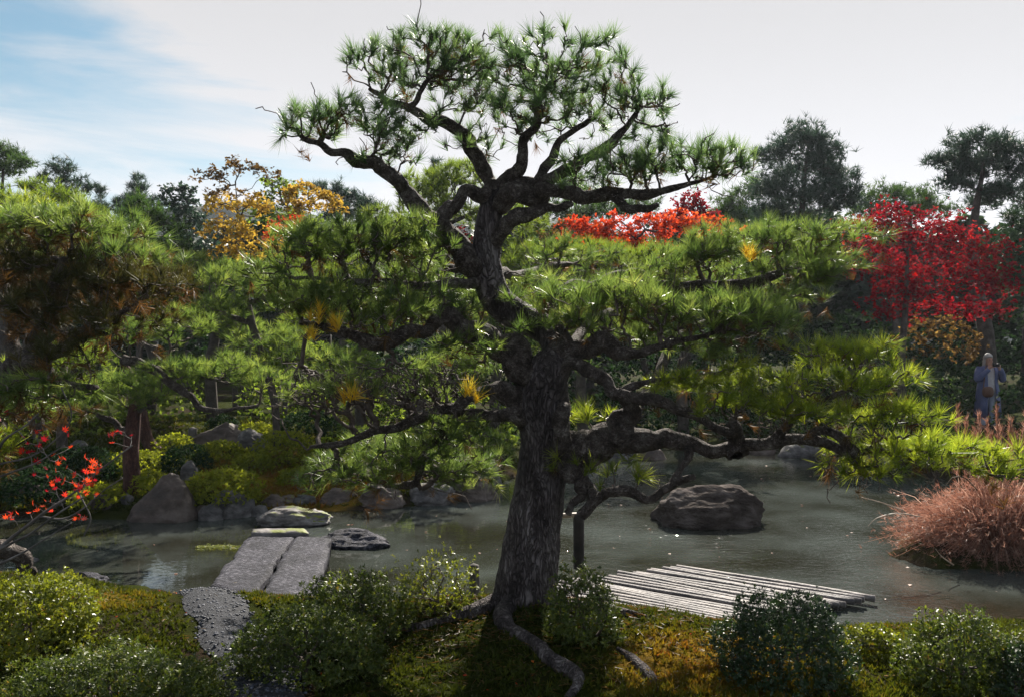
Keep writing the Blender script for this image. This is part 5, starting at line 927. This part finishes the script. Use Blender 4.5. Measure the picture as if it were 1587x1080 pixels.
# floating weed patch
n = 500; rng = np.random.default_rng(9); q = np.column_stack([rng.uniform(305, 375, n), 848+rng.normal(size=n)*1.6]); P = np.array([[*gp(a, b, 0.0), 0.006] for a, b in q])
V, f, ra = rosettes(P, np.tile([0, 0, 1.0], (n, 1)), rng, 4, .03, .018, 1.2, 1.5); o = link('water_weed', make_mesh('water_weed', V, [f], ra), M['azalea_lime'], stuff=True); o['label'] = 'thin line of bright green weed floating left of the slabs'
# floating leaves
n = 260; x = rng.uniform(-5, 6, n); y = rng.uniform(6.7, 15, n); k = sd_pond(x, y) < -.15; P = np.column_stack([x[k], y[k], np.full(k.sum(), .005)])
V, f, ra = rosettes(P, np.tile([0, 0, 1.0], (len(P), 1)), rng, 1, .045, .03, 1.45, 1.57); o = link('floating_leaves', make_mesh('floating_leaves', V, [f], ra), M['sedge'], stuff=True); o['label'] = 'fallen leaves floating on the pond'

# ------------------------------------------------------------------ person across the pond
MS = dict(skin=plain('skin', (0.45, 0.26, 0.19)), coat=plain('blue_coat', (0.10, 0.12, 0.24)), hair=plain('pale_grey_hair', (0.40, 0.38, 0.36)), trousers=plain('pale_trousers', (0.42, 0.46, 0.58)), shirt=plain('pale_top', (0.45, 0.42, 0.44)), bag=plain('brown_bag', (0.12, 0.06, 0.04)), dark=plain('black_plastic', (0.02, 0.02, 0.022)), shoe=plain('dark_shoe', (0.03, 0.03, 0.035)))
pd = 18.6; pbs = gb(1531, pd, 0.0); feet_y = 540+(CAMZ-pbs[2])/pd*F
per_ = thing('person', 'person in a long blue coat with pale hair raising a camera across the pond', 'person', pbs)
H = (feet_y-551)/F*pd; k = H/1.66
def skin_obj(name, verts, edges, radii, mat, sub=2, root=0):
    me = bpy.data.meshes.new(name); me.from_pydata([tuple(np.array(v)*k) for v in verts], edges, []); o = link(name, me, mat, per_)
    md = o.modifiers.new('skin', 'SKIN'); md.use_smooth_shade = True
    for i, r in enumerate(radii):
        r = r if isinstance(r, tuple) else (r, r); me.skin_vertices[0].data[i].radius = (r[0]*k, r[1]*k); me.skin_vertices[0].data[i].use_root = (i == root)
    s = o.modifiers.new('sub', 'SUBSURF'); s.levels = sub; s.render_levels = sub; return o
# x: photo right, -y: towards the camera
bv = [(0, 0, .92), (0, 0, 1.12), (0, 0, 1.33), (0, -.01, 1.42), (0, -.03, 1.50), (0, -.045, 1.57), (0, -.03, 1.61),
      (-.10, 0, .88), (-.11, -.01, .48), (-.12, .02, .10), (-.12, -.12, .035), (.10, 0, .88), (.11, -.02, .48), (.12, .02, .10), (.13, -.12, .035),
      (-.19, 0, 1.36), (-.27, -.08, 1.13), (-.13, -.27, 1.38), (-.09, -.30, 1.44), (.19, 0, 1.36), (.27, -.08, 1.13), (.10, -.27, 1.38), (.05, -.30, 1.44)]
be = [(0, 1), (1, 2), (2, 3), (3, 4), (4, 5), (5, 6), (0, 7), (7, 8), (8, 9), (9, 10), (0, 11), (11, 12), (12, 13), (13, 14), (2, 15), (15, 16), (16, 17), (17, 18), (2, 19), (19, 20), (20, 21), (21, 22)]
brd = [(.15, .11), (.13, .10), (.15, .10), (.05, .05), (.065, .08), (.082, .095), (.07, .085), .085, .06, .04, .035, .085, .06, .04, .035, .06, .045, .03, .026, .06, .045, .03, .026]
skin_obj('body', bv, be, brd, MS['skin'])
def pt(name, V, f, mat, smooth=True): return link(name, make_mesh(name, V*k, f, None, smooth), mat, per_)
def lathe(rings, n=28, open_a=0.0, seed=0):
    """rings: (z, rx, ry, cx, cy); open_a leaves a gap at the front"""
    a = np.linspace(-PI/2+open_a, 1.5*PI-open_a, n); R = []
    for i, (z, rx, ry, cx, cy) in enumerate(rings):
        wv = 1+0.05*np.sin(a*7+seed)*min(1, i/3); R.append(np.column_stack([cx+rx*np.cos(a)*wv, cy+ry*np.sin(a)*wv, np.full(n, z)]))
    V = np.vstack(R); i = np.arange(len(rings)-1)[:,None]*n; j = np.arange(n-1)[None]; return V, np.stack([i+j, i+j+1, i+n+j+1, i+n+j], -1).reshape(-1, 4)
V, f = lathe([(1.44, .07, .06, 0, 0), (1.40, .17, .10, 0, 0), (1.32, .21, .135, 0, 0), (1.1, .19, .14, 0, 0), (.9, .22, .17, 0, 0), (.6, .25, .19, 0, .01), (.28, .28, .21, 0, .02)], 36, .42); o = pt('coat', V, [f], MS['coat']); sd = o.modifiers.new('thick', 'SOLIDIFY'); sd.thickness = .012
for s in (-1, 1):
    P = np.array([(s*.17, 0, 1.38), (s*.24, -.03, 1.26), (s*.28, -.09, 1.13), (s*.22, -.18, 1.24), (s*.13, -.26, 1.36)]); Q = catmull(P, 4); V, f = tube(Q, np.interp(np.linspace(0, 1, len(Q)), [0, .5, 1], [.085, .07, .052]), 12, .08, 12, 2+s); pt('sleeve', V, f, MS['coat'])
    P = np.array([(s*.09, 0, .92), (s*.11, -.01, .48), (s*.12, .01, .12)]); Q = catmull(P, 5); V, f = tube(Q, np.linspace(.10, .07, len(Q)), 12, .05, 10, 4); pt('trouser_leg', V, f, MS['trousers'])
    V0, F0 = ico(3); pt('shoe', V0*np.array([.05, .13, .045])+[s*.12, -.05, .04], [F0], MS['shoe'])
    # hand: palm and five unequal fingers closed on the camera
    hb = np.array([s*.085, -.29, 1.43]); parts = [(V0*np.array([.028, .02, .042])+hb, F0)]
    for q, (dz, ln) in enumerate(((.030, .055), (.012, .062), (-.006, .058), (-.022, .046))):
        Q = np.array([hb+[0, -.01, dz], hb+[-s*.02, -.035, dz+.004], hb+[-s*(.02+ln*.5), -.045, dz+.002], hb+[-s*(.02+ln), -.035, dz]]); V, f = tube(Q, [.009, .0085, .008, .006], 7); parts += [(V, f[0]), (V, f[1])]
    Q = np.array([hb+[0, .0, -.02], hb+[-s*.022, .02, -.012], hb+[-s*.045, .028, 0]]); V, f = tube(Q, [.011, .010, .008], 7); parts += [(V, f[0]), (V, f[1])]
    Vj, fj = join(parts); pt('hand', Vj, fj, MS['skin'])
V, f = lathe([(1.40, .11, .085, 0, -.02), (1.2, .15, .11, 0, -.03), (.95, .16, .125, 0, -.02), (.86, .165, .13, 0, -.01)], 28); pt('top', V, [f], MS['shirt'])
V0, F0 = ico(4); hv = V0*np.array([.098, .108, .12]); hv = hv*(1+.05*fbm(V0*5, 4, 3))[:,None]+[0, -.005, 1.60]; kf = ~((V0[:,1] < -.30) & (V0[:,2] < .25)); keep = kf[F0].all(1); pt('hair', hv, [F0[keep]], MS['hair'])
V, f = lathe([(1.60, .095, .10, 0, 0), (1.50, .10, .10, 0, .01), (1.40, .11, .09, 0, .02), (1.32, .10, .075, 0, .05)], 26, .95); pt('long_hair', V, [f], MS['hair'])
for s in (-1, 1): pt('eye', V0*.011+[s*.03, -.125, 1.575], [F0], MS['dark'])
pt('nose', V0*np.array([.012, .02, .02])+[0, -.135, 1.55], [F0], MS['skin'])
V, f = boxm((-.02, -.34, 1.465), (.13, .05, .085)); co = link('camera_body', make_mesh('camera_body', (V-np.array([-.02, -.34, 1.42]))*k, [f]), MS['dark']); co.location = tuple(pbs+np.array([-.02, -.34, 1.42])*k); co.name = 'handheld_camera'; tag(co, 'small dark camera held up by the person across the pond', 'camera')
Q = np.array([(0, 0, 0), (0, -.04, 0), (0, -.07, 0)]); V, f = tube(Q+[0, -.02, .045], [.032, .032, .028], 14); link('lens', make_mesh('lens', V*k, f, None, True), MS['dark'], co)
V = V0*np.array([.12, .06, .12]); V = np.sign(V)*np.abs(V/np.array([.12, .06, .12]))**.7*np.array([.12, .06, .12]); bgo = link('handbag', make_mesh('handbag', V*k, [F0], None, True), MS['bag']); bgo.location = tuple(pbs+np.array([-.13, -.22, .86])*k); tag(bgo, 'brown shoulder bag hanging at the hip of the person in blue', 'bag')
Q = catmull(np.array([(-.10, 0, .10), (-.03, .06, .40), (.06, .15, .58), (.16, .2, .50)]), 6); V, f = tube(Q, np.full(len(Q), .012), 6); link('strap', make_mesh('strap', V*k, f, None, True), MS['bag'], bgo)
